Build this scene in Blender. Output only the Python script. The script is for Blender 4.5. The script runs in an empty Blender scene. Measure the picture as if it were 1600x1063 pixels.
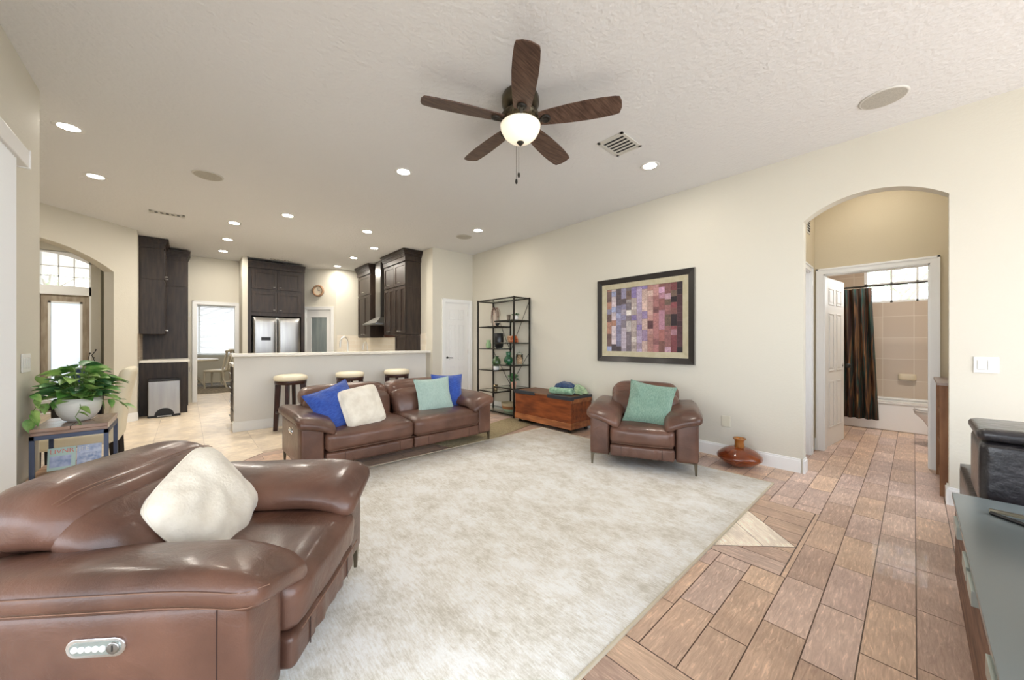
import bpy, bmesh, math, random
from mathutils import Vector, Matrix, Euler, noise
random.seed(7)
C = bpy.context.scene
COL = C.collection
PI = math.pi
def R(a): return math.radians(a)
def cl(a, b, x): return max(a, min(b, x))

# ------------------------------------------------------------------ camera
cam = bpy.data.cameras.new('camera'); cam.sensor_width = 36.0; cam.lens = 565/1600*36
cam.shift_y = (535-531.5)/1600; cam.clip_start = .02; cam.clip_end = 300
co = bpy.data.objects.new('camera', cam); COL.objects.link(co)
co.location = (0, 0, 1.25); co.rotation_euler = (R(90), 0, R(48.03-90))
C.camera = co
C.view_settings.view_transform = 'Standard'; C.view_settings.look = 'None'
C.view_settings.gamma = 1; C.view_settings.use_curve_mapping = False
C.view_settings.exposure = 0.0
# ------------------------------------------------------------------ world
W = bpy.data.worlds.new('sky'); C.world = W; W.use_nodes = True
nt = W.node_tree; nt.nodes.clear()
wo = nt.nodes.new('ShaderNodeOutputWorld'); bg = nt.nodes.new('ShaderNodeBackground')
tc = nt.nodes.new('ShaderNodeTexCoord'); sp = nt.nodes.new('ShaderNodeSeparateXYZ'); cr = nt.nodes.new('ShaderNodeValToRGB')
nt.links.new(tc.outputs['Generated'], sp.inputs[0]); nt.links.new(sp.outputs['Z'], cr.inputs[0])
cr.color_ramp.elements[0].position = .0; cr.color_ramp.elements[0].color = (.88, .93, 1.0, 1)
cr.color_ramp.elements[1].position = .6; cr.color_ramp.elements[1].color = (.70, .83, 1.0, 1)
nt.links.new(cr.outputs[0], bg.inputs[0]); bg.inputs[1].default_value = 6.0
nt.links.new(bg.outputs[0], wo.inputs[0])
def area(name, loc, rot, sx, sy, power, color=(1, 1, 1), portal=False, spread=180, shape='RECTANGLE'):
    l = bpy.data.lights.new(name, 'AREA'); l.shape = shape; l.size = sx
    if shape == 'RECTANGLE': l.size_y = sy
    l.energy = power; l.color = color; l.spread = R(spread)
    if portal: l.cycles.is_portal = True
    o = bpy.data.objects.new(name, l); COL.objects.link(o); o.location = loc; o.rotation_euler = rot
    return o
# daylight: left sliding door, bath and nook windows, rear wall left out for light
area('sky_portal', (1.8, -2.98, 1.5), (R(90), 0, 0), 5.1, 3.0, 1, portal=True)
area('sky_portal', (-.86, .3, 1.2), (0, R(-90), 0), 2.4, 6.4, 1, portal=True)
area('sky_portal', (8.2, .0, 2.15), (0, R(90), 0), .6, 1.2, 1, portal=True)
area('sky_portal', (.7, 14.9, 1.7), (R(-90), 0, 0), 1.6, 1.6, 1, portal=True)

sun = bpy.data.lights.new('sun', 'SUN'); sun.energy = 7; sun.angle = R(1.5); sun.color = (1, .95, .88)
so = bpy.data.objects.new('sun', sun); COL.objects.link(so); so.rotation_euler = (R(32), 0, 0); so.location = (0, -8, 9)
# ------------------------------------------------------------------ materials
MATS = {}
def mat(name, col, rough=.6, metal=0, spec=.5, noise_amt=0, noise_scale=8, stretch=(1, 1, 1), col2=None, bump=0, bump_scale=60,
        emit=None, estr=0, trans=0, coat=0, ior=1.45, alpha=1, sheen=0, detail=4, bstretch=None, contrast=(.35, .65), coords='Object'):
    m = bpy.data.materials.new(name); m.use_nodes = True; n = m.node_tree.nodes; L = m.node_tree.links
    b = n['Principled BSDF']; b.inputs['Base Color'].default_value = (*col, 1); b.inputs['Roughness'].default_value = rough
    b.inputs['Metallic'].default_value = metal; b.inputs['Specular IOR Level'].default_value = spec
    b.inputs['IOR'].default_value = ior; b.inputs['Transmission Weight'].default_value = trans
    b.inputs['Coat Weight'].default_value = coat; b.inputs['Coat Roughness'].default_value = .15
    b.inputs['Sheen Weight'].default_value = sheen; b.inputs['Alpha'].default_value = alpha
    if emit: b.inputs['Emission Color'].default_value = (*emit, 1); b.inputs['Emission Strength'].default_value = estr
    t = n.new('ShaderNodeTexCoord')
    if col2 or noise_amt:
        if not col2: col2 = tuple(c*(1-noise_amt) for c in col)
        mp = n.new('ShaderNodeMapping'); mp.inputs['Scale'].default_value = stretch
        nz = n.new('ShaderNodeTexNoise'); nz.inputs['Scale'].default_value = noise_scale; nz.inputs['Detail'].default_value = detail
        rp = n.new('ShaderNodeValToRGB'); rp.color_ramp.elements[0].position = contrast[0]; rp.color_ramp.elements[1].position = contrast[1]
        rp.color_ramp.elements[0].color = (*col2, 1); rp.color_ramp.elements[1].color = (*col, 1)
        L.new(t.outputs[coords], mp.inputs[0]); L.new(mp.outputs[0], nz.inputs[0]); L.new(nz.outputs[0], rp.inputs[0]); L.new(rp.outputs[0], b.inputs['Base Color'])
    if bump:
        mp2 = n.new('ShaderNodeMapping'); mp2.inputs['Scale'].default_value = bstretch or stretch
        nz2 = n.new('ShaderNodeTexNoise'); nz2.inputs['Scale'].default_value = bump_scale; nz2.inputs['Detail'].default_value = 3
        bp = n.new('ShaderNodeBump'); bp.inputs['Strength'].default_value = bump; bp.inputs['Distance'].default_value = .01
        L.new(t.outputs[coords], mp2.inputs[0]); L.new(mp2.outputs[0], nz2.inputs[0]); L.new(nz2.outputs[0], bp.inputs['Height']); L.new(bp.outputs[0], b.inputs['Normal'])
    MATS[name] = m; return m
def S(r, g, b):   # sRGB 0-255 to linear
    f = lambda c: ((c/255+.055)/1.055)**2.4 if c > 10 else c/255/12.92
    return (f(r), f(g), f(b))
paint = mat('wall_paint', S(212, 207, 193), .75, spec=.25, bump=.12, bump_scale=55)
paint_tan = mat('wall_paint_tan', S(206, 194, 168), .75, spec=.25, bump=.12, bump_scale=55)
ceil_m = mat('ceiling_paint', S(224, 224, 224), .8, spec=.2, bump=.55, bump_scale=34)
white = mat('white_trim', S(240, 240, 238), .35)
doorw = mat('door_white', S(238, 237, 234), .4)
leather = mat('leather', S(118, 83, 67), .37, col2=S(74, 49, 39), noise_scale=3.2, coat=.25, bump=.10, bump_scale=170, contrast=(.3, .72))
def add_creases(m, scale, strength, dist):
    n = m.node_tree.nodes; L = m.node_tree.links; b = n['Principled BSDF']; old = b.inputs['Normal'].links[0].from_node
    t = n.new('ShaderNodeTexCoord'); z = n.new('ShaderNodeTexNoise'); z.inputs['Scale'].default_value = scale; z.inputs['Detail'].default_value = 5; z.inputs['Distortion'].default_value = 1.2
    bp = n.new('ShaderNodeBump'); bp.inputs['Strength'].default_value = strength; bp.inputs['Distance'].default_value = dist
    L.new(t.outputs['Object'], z.inputs[0]); L.new(z.outputs[0], bp.inputs['Height']); L.new(old.outputs[0], bp.inputs['Normal']); L.new(bp.outputs[0], b.inputs['Normal'])
add_creases(leather, 9, .35, .012)
seam_m = mat('seam_thread', S(132, 100, 82), .6)
seam_d = mat('dark_seam', S(52, 30, 24), .6)
chrome = mat('chrome', (.75, .75, .75), .18, 1)
bronze = mat('leg_bronze', S(120, 112, 98), .35, 1)
steel = mat('stainless', (.40, .395, .38), .3, 1, col2=(.34, .335, .33), noise_scale=3, stretch=(5, 5, .4))
blackm = mat('black_metal', S(38, 34, 28), .45, .3)
gunmetal = mat('slate_metal', S(70, 78, 98), .45, .4)
darkwood = mat('espresso_wood', S(56, 43, 34), .4, col2=S(32, 22, 17), noise_scale=5, stretch=(6, 6, .7), spec=.5)
fanwood = mat('walnut_blade', S(104, 80, 66), .45, col2=S(66, 46, 38), noise_scale=6, stretch=(1, 14, 8))  # lightened slightly to carry the fan lamp's glow on the blades
stoolwood = mat('mahogany', S(66, 34, 26), .3, col2=S(38, 18, 16), noise_scale=6, stretch=(6, 6, 1))
blackwood = mat('black_wood', S(34, 29, 28), .4)
cream = mat('cream_leather', S(232, 222, 196), .42, bump=.05, bump_scale=150)
quartz = mat('quartz', S(236, 232, 222), .2, noise_amt=.06, noise_scale=14)
chestw = mat('chest_wood', S(156, 84, 42), .42, col2=S(96, 44, 22), noise_scale=3, stretch=(5, 1, 5), contrast=(.3, .7))
cheststrip = mat('chest_light_wood', S(176, 112, 66), .5, col2=S(130, 76, 44), noise_scale=3, stretch=(5, 1, 5))
chesttop = mat('chest_top_wood', S(128, 92, 66), .5, col2=S(92, 62, 46), noise_scale=3, stretch=(8, 1, 1))
tabletop = mat('weathered_wood', S(160, 128, 108), .22, col2=S(112, 88, 76), noise_scale=4, stretch=(1, 9, 9), coat=.4)
shelfwood = mat('light_wood', S(198, 160, 126), .5, col2=S(164, 124, 92), noise_scale=4, stretch=(1, 9, 9))
glassm = mat('clear_glass', (.93, 1, .96), .02, trans=1, ior=1.2)
bulbglass = mat('frosted_bowl', S(250, 240, 222), .4, emit=S(255, 238, 208), estr=.62)
lamp_on = mat('lamp_diffuser', (1, 1, 1), .5, emit=(1, .96, .88), estr=9)
amber = mat('amber_glass', S(170, 84, 34), .12, col2=S(122, 52, 20), noise_scale=3, trans=.35, coat=.6)
ambern = mat('amber_neck', S(206, 140, 70), .1, trans=.6)
tilew = mat('bath_tile', S(205, 178, 152), .35, col2=S(188, 158, 132), noise_scale=7)
tubw = mat('tub_white', S(245, 243, 240), .15, coat=.5)
toilw = mat('porcelain', S(228, 224, 220), .1, coat=.5)
greeny = mat('pot_white', S(225, 222, 214), .5, bump=.3, bump_scale=24, bstretch=(1, 1, 4))
leafm = mat('pothos_leaf', S(166, 196, 112), .4, col2=S(84, 138, 62), noise_scale=11, contrast=(.38, .62))
leafd = mat('pothos_leaf_dark', S(104, 152, 92), .35, col2=S(58, 106, 68), noise_scale=10)
stemm = mat('stem_green', S(110, 140, 70), .6)
blueP = mat('blue_fabric', S(56, 92, 178), .9, col2=S(36, 66, 148), noise_scale=30, stretch=(1, 5, 1), bump=.5, bump_scale=120, sheen=.4)
cremP = mat('cream_fabric', S(232, 224, 208), .92, col2=S(216, 206, 188), noise_scale=12, bump=.35, bump_scale=90, sheen=.3)
mintP = mat('mint_fabric', S(186, 208, 196), .92, col2=S(164, 190, 178), noise_scale=40, stretch=(6, 1, 1), bump=.7, bump_scale=110, sheen=.3)
tealP = mat('sage_fabric', S(142, 170, 150), .92, col2=S(112, 146, 128), noise_scale=45, stretch=(4, 1, 1), bump=.9, bump_scale=90, sheen=.3)
blanketG = mat('green_blanket', S(158, 190, 158), .95, col2=S(118, 158, 128), noise_scale=30, bump=.6, bump_scale=120, sheen=.3)
blanketL = mat('pale_green_blanket', S(172, 192, 150), .95, col2=S(128, 158, 120), noise_scale=18, bump=.6, bump_scale=120, sheen=.3)
blanketB = mat('navy_blanket', S(52, 76, 112), .95, col2=S(34, 54, 88), noise_scale=30, bump=.6, bump_scale=120, sheen=.3)
jute = mat('jute', S(182, 166, 130), .95, col2=S(154, 138, 104), noise_scale=60, bump=.8, bump_scale=160)
blackl = mat('black_leather', S(44, 41, 44), .3, col2=S(30, 28, 30), noise_scale=7, bump=.5, bump_scale=26, coat=.35)
sage_top = mat('painted_glass_top', S(116, 124, 124), .24, spec=.6)
walnut = mat('ribbed_walnut', S(134, 100, 80), .5, col2=S(90, 62, 48), noise_scale=5, stretch=(1, 8, 8))
pull_m = mat('pull_silver', S(168, 178, 174), .3, .7)
alu = mat('handle_nickel', (.7, .68, .64), .3, 1)
blackpl = mat('black_plastic', S(22, 22, 24), .4)
ivory = mat('ivory_plastic', S(214, 208, 188), .5)
whitepl = mat('white_plastic', S(228, 227, 224), .4)
vent_m = mat('vent_white', S(205, 203, 196), .5)
vent_dk = mat('vent_dark', S(48, 48, 50), .8)
spk = mat('speaker_grille', S(186, 182, 172), .8, noise_amt=.2, noise_scale=150)
frost = mat('frosted_pane', S(232, 240, 246), .5, trans=.55)
oakdoor = mat('limed_oak', S(172, 160, 142), .5, col2=S(146, 132, 114), noise_scale=4, stretch=(6, 6, 1))
frame_m = mat('charcoal_frame', S(40, 36, 34), .35, coat=.3)
framel = mat('champagne_mat', S(188, 180, 154), .5, col2=S(178, 168, 138), noise_scale=14)
blind_m = mat('blind_white', S(240, 240, 238), .6, trans=0)
navy = mat('navy_paint', S(38, 56, 96), .4)
chairw = mat('antique_white', S(214, 204, 184), .5)
rugb = mat('nook_rug', S(150, 138, 120), .95, col2=S(110, 100, 86), noise_scale=20)
bark = mat('bark', S(176, 168, 158), .9)  # paled so the branches look washed out by window glare
treel = mat('tree_leaf', S(206, 216, 186), .6, col2=S(170, 190, 150), noise_scale=3)  # overexposed glare put into the leaf colour
bounce_ground = mat('bounce_concrete', S(206, 202, 194), .9, noise_amt=.12, noise_scale=3)  # unseen pale ground, chosen to bounce sunlight up onto the ceiling
soilm = mat('soil', S(50, 38, 30), .95)
terra = mat('blush_pot', S(206, 160, 138), .6)
potg = mat('green_glaze', S(34, 104, 66), .12, col2=S(20, 74, 46), noise_scale=10, coat=.7)
potg2 = mat('moss_glaze', S(74, 100, 58), .3, col2=S(40, 62, 36), noise_scale=18, coat=.4)
lgreen = mat('pale_green_glass', S(176, 212, 158), .1, trans=.25)
blackg = mat('black_glass', S(16, 16, 18), .32, coat=.1)
taupe = mat('taupe_ceramic', S(110, 98, 84), .35)
shellm = mat('seashells', S(214, 180, 148), .5, col2=S(150, 96, 66), noise_scale=60)
orangec = mat('burnt_orange', S(190, 104, 58), .35, col2=S(150, 70, 36), noise_scale=20)
basket = mat('basket_weave', S(186, 172, 140), .9, bump=.9, bump_scale=90, bstretch=(1, 1, 6))
basketb = mat('basket_brown', S(156, 108, 70), .9, bump=.9, bump_scale=90)
basketg = mat('basket_green', S(150, 176, 146), .9, bump=.9, bump_scale=90)
def color_attr_mat(name, rough, attr='tint', grain=0, bump=.0, base=(1, 1, 1), dark=(.7, .7, .7), scale=(5, 36, 1), coat=0):
    m = bpy.data.materials.new(name); m.use_nodes = True; n = m.node_tree.nodes; L = m.node_tree.links
    b = n['Principled BSDF']; b.inputs['Roughness'].default_value = rough; b.inputs['Coat Weight'].default_value = coat
    a = n.new('ShaderNodeVertexColor'); a.layer_name = attr
    if grain:
        uv = n.new('ShaderNodeUVMap'); uv.uv_map = 'grain'
        mp = n.new('ShaderNodeMapping'); mp.inputs['Scale'].default_value = scale
        n1 = n.new('ShaderNodeTexNoise'); n1.inputs['Scale'].default_value = 2.2; n1.inputs['Detail'].default_value = 6; n1.inputs['Roughness'].default_value = .65; n1.inputs['Distortion'].default_value = .9
        r1 = n.new('ShaderNodeValToRGB'); r1.color_ramp.elements[0].position = .36; r1.color_ramp.elements[1].position = .66
        r1.color_ramp.elements[0].color = (*dark, 1); r1.color_ramp.elements[1].color = (*base, 1)
        if grain and scale[1] > 20:
            k_ = r1.color_ramp.elements.new(.57); k_.color = (*[c*.90 for c in base], 1); r1.color_ramp.elements[-1].color = (*[c*1.16 for c in base], 1)
        n2 = n.new('ShaderNodeTexNoise'); n2.inputs['Scale'].default_value = 5; n2.inputs['Detail'].default_value = 3
        r2 = n.new('ShaderNodeValToRGB'); r2.color_ramp.elements[0].position = .3; r2.color_ramp.elements[1].position = .7
        r2.color_ramp.elements[0].color = (.82, .8, .8, 1); r2.color_ramp.elements[1].color = (1.06, 1.05, 1.04, 1)
        mx = n.new('ShaderNodeMix'); mx.data_type = 'RGBA'; mx.blend_type = 'MULTIPLY'; mx.inputs['Factor'].default_value = 1
        mx2 = n.new('ShaderNodeMix'); mx2.data_type = 'RGBA'; mx2.blend_type = 'MULTIPLY'; mx2.inputs['Factor'].default_value = 1
        L.new(uv.outputs[0], mp.inputs[0]); L.new(mp.outputs[0], n1.inputs[0]); L.new(n1.outputs[0], r1.inputs[0])
        L.new(uv.outputs[0], n2.inputs[0]); L.new(n2.outputs[0], r2.inputs[0])
        L.new(a.outputs[0], mx.inputs['A']); L.new(r1.outputs[0], mx.inputs['B'])
        L.new(mx.outputs['Result'], mx2.inputs['A']); L.new(r2.outputs[0], mx2.inputs['B']); L.new(mx2.outputs['Result'], b.inputs['Base Color'])
        bp = n.new('ShaderNodeBump'); bp.inputs['Strength'].default_value = bump; bp.inputs['Distance'].default_value = .004
        L.new(n1.outputs[0], bp.inputs['Height']); L.new(bp.outputs[0], b.inputs['Normal'])
    else: L.new(a.outputs[0], b.inputs['Base Color'])
    MATS[name] = m; return m
tile_m = color_attr_mat('floor_tile', .42, grain=1, bump=.35, base=(1.36, 1.36, 1.35), dark=(1.0, .96, .94), coat=.12)
art_m = color_attr_mat('art_paint', .6, attr='tint', grain=1, bump=0, base=(1.2, 1.18, 1.15), dark=(.72, .7, .72), scale=(14, 14, 1))
# rug
def rug_material():
    m = bpy.data.materials.new('rug_pile'); m.use_nodes = True; n = m.node_tree.nodes; L = m.node_tree.links; b = n['Principled BSDF']
    b.inputs['Roughness'].default_value = .95; b.inputs['Sheen Weight'].default_value = .2; b.inputs['Specular IOR Level'].default_value = .1
    t = n.new('ShaderNodeTexCoord')
    def nz(scale, st, det=5, rgh=.6):
        mp = n.new('ShaderNodeMapping'); mp.inputs['Scale'].default_value = st; z = n.new('ShaderNodeTexNoise'); z.inputs['Scale'].default_value = scale
        z.inputs['Detail'].default_value = det; z.inputs['Roughness'].default_value = rgh
        L.new(t.outputs['Object'], mp.inputs[0]); L.new(mp.outputs[0], z.inputs[0]); return z
    big = nz(3.2, (1.3, 1, 1), 9, .8); st = nz(16, (7, 1, 1), 5, .85); fine = nz(60, (1, 1, 1), 2)
    ad = n.new('ShaderNodeMath'); ad.operation = 'MULTIPLY_ADD'; ad.inputs[1].default_value = .62; L.new(big.outputs[0], ad.inputs[0])
    m2 = n.new('ShaderNodeMath'); m2.operation = 'MULTIPLY'; m2.inputs[1].default_value = .42; L.new(st.outputs[0], m2.inputs[0]); L.new(m2.outputs[0], ad.inputs[2])
    r = n.new('ShaderNodeValToRGB'); e = r.color_ramp.elements
    e[0].position = .43; e[0].color = (*S(200, 193, 177), 1); e[1].position = .58; e[1].color = (*S(236, 235, 230), 1)
    k = r.color_ramp.elements.new(.51); k.color = (*S(224, 219, 208), 1)
    L.new(ad.outputs[0], r.inputs[0]); L.new(r.outputs[0], b.inputs['Base Color'])
    bp = n.new('ShaderNodeBump'); bp.inputs['Strength'].default_value = .35; bp.inputs['Distance'].default_value = .006
    L.new(fine.outputs[0], bp.inputs['Height']); L.new(bp.outputs[0], b.inputs['Normal']); return m
rug_m = rug_material()
def stripe_material():
    m = bpy.data.materials.new('striped_curtain'); m.use_nodes = True; n = m.node_tree.nodes; L = m.node_tree.links; b = n['Principled BSDF']; b.inputs['Roughness'].default_value = .7
    uv = n.new('ShaderNodeUVMap'); uv.uv_map = 'grain'; mp = n.new('ShaderNodeMapping'); mp.inputs['Scale'].default_value = (14, 1.2, 1)
    z = n.new('ShaderNodeTexNoise'); z.inputs['Scale'].default_value = 1.5; z.inputs['Detail'].default_value = 3; z.inputs['Distortion'].default_value = .5
    r = n.new('ShaderNodeValToRGB'); r.color_ramp.interpolation = 'LINEAR'; e = r.color_ramp.elements
    e[0].position = .28; e[0].color = (*S(34, 24, 24), 1); e[1].position = .75; e[1].color = (*S(150, 112, 66), 1)
    for p, c in ((.38, S(60, 38, 32)), (.44, S(128, 92, 58)), (.5, S(40, 30, 34)), (.56, S(32, 70, 62)), (.6, S(92, 60, 44)), (.66, S(50, 34, 32))):
        k = e.new(p); k.color = (*c, 1)
    L.new(uv.outputs[0], mp.inputs[0]); L.new(mp.outputs[0], z.inputs[0]); L.new(z.outputs[0], r.inputs[0]); L.new(r.outputs[0], b.inputs['Base Color']); return m
stripe_m = stripe_material()
def brick_mat(name, c1, c2, mortar, scale, w, hgt, rough=.3, axis='XZ'):
    m = bpy.data.materials.new(name); m.use_nodes = True; n = m.node_tree.nodes; L = m.node_tree.links; b = n['Principled BSDF']; b.inputs['Roughness'].default_value = rough
    t = n.new('ShaderNodeTexCoord'); s = n.new('ShaderNodeSeparateXYZ'); c = n.new('ShaderNodeCombineXYZ')
    L.new(t.outputs['Object'], s.inputs[0]); L.new(s.outputs[axis[0]], c.inputs[0]); L.new(s.outputs[axis[1]], c.inputs[1])
    k = n.new('ShaderNodeTexBrick'); k.inputs['Scale'].default_value = scale; k.inputs['Brick Width'].default_value = w; k.inputs['Row Height'].default_value = hgt
    k.inputs['Color1'].default_value = (*c1, 1); k.inputs['Color2'].default_value = (*c2, 1); k.inputs['Mortar'].default_value = (*mortar, 1); k.inputs['Mortar Size'].default_value = .004
    k.offset = 0 if 'bath' in name else .5
    L.new(c.outputs[0], k.inputs[0]); L.new(k.outputs[0], b.inputs['Base Color']); return m
bathtile = brick_mat('bath_wall_tile', S(206, 187, 166), S(196, 176, 154), S(220, 207, 190), 1, .33, .33, axis='YZ')
bathtile2 = brick_mat('bath_end_tile', S(190, 162, 134), S(182, 152, 126), S(208, 188, 166), 1, .33, .33, axis='XZ')
splash = brick_mat('backsplash_tile', S(232, 222, 204), S(226, 214, 194), S(240, 234, 222), 1, .3, .1, axis='YZ')
splash2 = brick_mat('mosaic_tile', S(200, 184, 160), S(176, 158, 134), S(220, 210, 190), 1, .15, .1, axis='YZ')

# ------------------------------------------------------------------ mesh tools
class MB:
    def __init__(s): s.v = []; s.f = []; s.sm = []; s.mi = []
    def add(s, vs, fs, smooth=False, mi=0):
        o = len(s.v); s.v += [tuple(p) for p in vs]
        for f in fs: s.f.append(tuple(i+o for i in f)); s.sm.append(smooth); s.mi.append(mi)
        return s
    def box(s, x0, y0, z0, x1, y1, z1, mi=0, M=None):
        x0, x1 = min(x0, x1), max(x0, x1); y0, y1 = min(y0, y1), max(y0, y1); z0, z1 = min(z0, z1), max(z0, z1)
        vs = [(x, y, z) for z in (z0, z1) for y in (y0, y1) for x in (x0, x1)]
        if M is not None: vs = [M @ Vector(p) for p in vs]
        return s.add(vs, [(0, 2, 3, 1), (4, 5, 7, 6), (0, 1, 5, 4), (2, 6, 7, 3), (0, 4, 6, 2), (1, 3, 7, 5)], False, mi)
    def prism(s, pts, z0, z1, mi=0, M=None, smooth=False):
        n = len(pts); vs = [(x, y, z0) for x, y in pts]+[(x, y, z1) for x, y in pts]
        if M is not None: vs = [M @ Vector(p) for p in vs]
        return s.add(vs, [tuple(range(n-1, -1, -1)), tuple(range(n, 2*n))]+[(i, (i+1) % n, n+(i+1) % n, n+i) for i in range(n)], smooth, mi)
    def lathe(s, prof, cx=0, cy=0, cz=0, n=28, mi=0, M=None, sx=1, sy=1):
        vs = []; fs = []
        for r, z in prof:
            for k in range(n):
                a = 2*PI*k/n; vs.append((cx+sx*r*math.cos(a), cy+sy*r*math.sin(a), cz+z))
        for i in range(len(prof)-1):
            for k in range(n): fs.append((i*n+k, i*n+(k+1) % n, (i+1)*n+(k+1) % n, (i+1)*n+k))
        if M is not None: vs = [M @ Vector(p) for p in vs]
        s.add(vs, fs, True, mi)
        if prof[0][0] > 1e-4: s.add(vs[:n], [tuple(range(n-1, -1, -1))], False, mi)
        if prof[-1][0] > 1e-4: s.add(vs[-n:], [tuple(range(n))], False, mi)
        return s
    def tube(s, pts, r, n=8, mi=0, r2=None, caps=True):
        pts = [Vector(p) for p in pts]; N = len(pts); vs = []; fs = []; up = None
        for i, p in enumerate(pts):
            d = (pts[min(i+1, N-1)]-pts[max(i-1, 0)]).normalized()
            if up is None: up = d.orthogonal().normalized()
            up = (up-d*up.dot(d)).normalized(); q = d.cross(up)
            rr = r if r2 is None else r+(r2-r)*i/(N-1)
            for k in range(n):
                a = 2*PI*(k+.5)/n; vs.append(p+(up*math.cos(a)+q*math.sin(a))*rr)
        for i in range(N-1):
            for k in range(n): fs.append((i*n+k, i*n+(k+1) % n, (i+1)*n+(k+1) % n, (i+1)*n+k))
        s.add(vs, fs, n > 4, mi)
        if caps: s.add(vs[:n], [tuple(range(n-1, -1, -1))], False, mi); s.add(vs[-n:], [tuple(range(n))], False, mi)
        return s
    def soft(s, c, size, r=.03, bulge=(0, 0, 0), n=10, fn=None, mi=0, M=None):
        """rounded box with puffed faces"""
        hx, hy, hz = size[0]/2, size[1]/2, size[2]/2; r = min(r, hx, hy, hz); idx = {}; vs = []; fs = []
        def wp(t):   # denser samples near the edges
            return math.copysign(abs(t)**.75, t)
        def V(a, b, c_):
            k = (round(a, 5), round(b, 5), round(c_, 5))
            if k not in idx:
                p = Vector((wp(a)*hx, wp(b)*hy, wp(c_)*hz)); q = Vector((cl(-hx+r, hx-r, p.x), cl(-hy+r, hy-r, p.y), cl(-hz+r, hz-r, p.z)))
                d = p-q
                if d.length > 1e-9: p = q+d.normalized()*r
                u, v, w = a, b, c_
                p.x += math.copysign(bulge[0]*(1-v*v)*(1-w*w), p.x)*abs(u)**3
                p.y += math.copysign(bulge[1]*(1-u*u)*(1-w*w), p.y)*abs(v)**3
                p.z += math.copysign(bulge[2]*(1-u*u)*(1-v*v), p.z)*abs(w)**3
                if fn: p = Vector(fn(p))
                p = p+Vector(c)
                if M is not None: p = M @ p
                idx[k] = len(vs); vs.append(p)
            return idx[k]
        L = [-1+2*i/n for i in range(n+1)]
        for ax in range(3):
            for sg in (-1, 1):
                for i in range(n):
                    for j in range(n):
                        q = []
                        for a, b in ((L[i], L[j]), (L[i+1], L[j]), (L[i+1], L[j+1]), (L[i], L[j+1])):
                            t = [0, 0, 0]; t[ax] = sg; t[(ax+1) % 3] = a; t[(ax+2) % 3] = b; q.append(V(*t))
                        fs.append(tuple(q if sg > 0 else q[::-1]))
        return s.add(vs, fs, True, mi)
    def build(s, name, mats, parent=None, bev=0, loc=None, rot=None, sub=0):
        me = bpy.data.meshes.new(name); me.from_pydata(s.v, [], s.f)
        if not isinstance(mats, (list, tuple)): mats = [mats]
        for m in mats: me.materials.append(m)
        me.polygons.foreach_set('use_smooth', s.sm); me.polygons.foreach_set('material_index', s.mi); me.update()
        o = bpy.data.objects.new(name, me); COL.objects.link(o)
        if parent: o.parent = parent
        if loc is not None: o.location = loc
        if rot is not None: o.rotation_euler = rot
        if bev:
            b = o.modifiers.new('b', 'BEVEL'); b.width = bev; b.segments = 2; b.limit_method = 'ANGLE'; b.angle_limit = R(40)
        if sub:
            b = o.modifiers.new('s', 'SUBSURF'); b.levels = sub; b.render_levels = sub
        return o
def tag(o, label=None, cat=None, group=None, kind=None):
    if label: o['label'] = label
    if cat: o['category'] = cat
    if group: o['group'] = group
    if kind: o['kind'] = kind
    return o
def thing(name, label, cat, loc=(0, 0, 0), rz=0, group=None, kind=None):
    o = bpy.data.objects.new(name, None); o.empty_display_size = .1; COL.objects.link(o); o.location = loc; o.rotation_euler = (0, 0, rz)
    return tag(o, label, cat, group, kind)
def copy_tree(o, parent=None):
    c = o.copy(); COL.objects.link(c); c.parent = parent
    for ch in list(o.children): copy_tree(ch, c)
    return c
def struct(o): o['kind'] = 'structure'; return o
def clip(poly, a, b, c):   # keep a*x+b*y<=c
    out = []
    for i in range(len(poly)):
        p, q = poly[i], poly[(i+1) % len(poly)]; dp = a*p[0]+b*p[1]-c; dq = a*q[0]+b*q[1]-c
        if dp <= 0: out.append(p)
        if dp*dq < 0: t = dp/(dp-dq); out.append((p[0]+(q[0]-p[0])*t, p[1]+(q[1]-p[1])*t))
    return out

# ------------------------------------------------------------------ floor
class TileMesh:
    def __init__(s): s.v = []; s.f = []; s.c = []; s.uv = []
    def poly(s, pts, z, col, ang=0):
        if len(pts) < 3: return
        o = len(s.v); s.v += [(x, y, z) for x, y in pts]; s.f.append(tuple(range(o, o+len(pts))))
        ox, oy = random.random()*50, random.random()*50; ca, sa = math.cos(ang), math.sin(ang)
        for x, y in pts: s.c.append(col); s.uv.append((x*ca+y*sa+ox, -x*sa+y*ca+oy))
    def cell(s, x0, y0, x1, y1, z, col, planes=(), ang=0, g=.0022):
        p = [(x0+g, y0+g), (x1-g, y0+g), (x1-g, y1-g), (x0+g, y1-g)]
        for a, b, c in planes: p = clip(p, a, b, c)
        s.poly(p, z, col, ang)
    def build(s, name, m):
        me = bpy.data.meshes.new(name); me.from_pydata(s.v, [], s.f); me.materials.append(m)
        ca = me.color_attributes.new('tint', 'FLOAT_COLOR', 'CORNER'); uv = me.uv_layers.new(name='grain')
        for i, c in enumerate(s.c): ca.data[i].color = (*c, 1); uv.data[i].uv = s.uv[i]
        o = bpy.data.objects.new(name, me); COL.objects.link(o); return o
T = TileMesh()
GR = S(112, 90, 76); GL = S(188, 172, 152)
def brown():
    b = random.choice([S(200, 172, 150), S(194, 166, 146), S(208, 180, 156), S(184, 158, 142), S(200, 176, 162), S(194, 170, 158)])
    k = random.uniform(.92, 1.08); return tuple(c*k for c in b)
def pale():
    k = random.uniform(.96, 1.03); b = S(226, 212, 190); return tuple(c*k for c in b)
W_, LEN = .1545, .453
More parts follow.
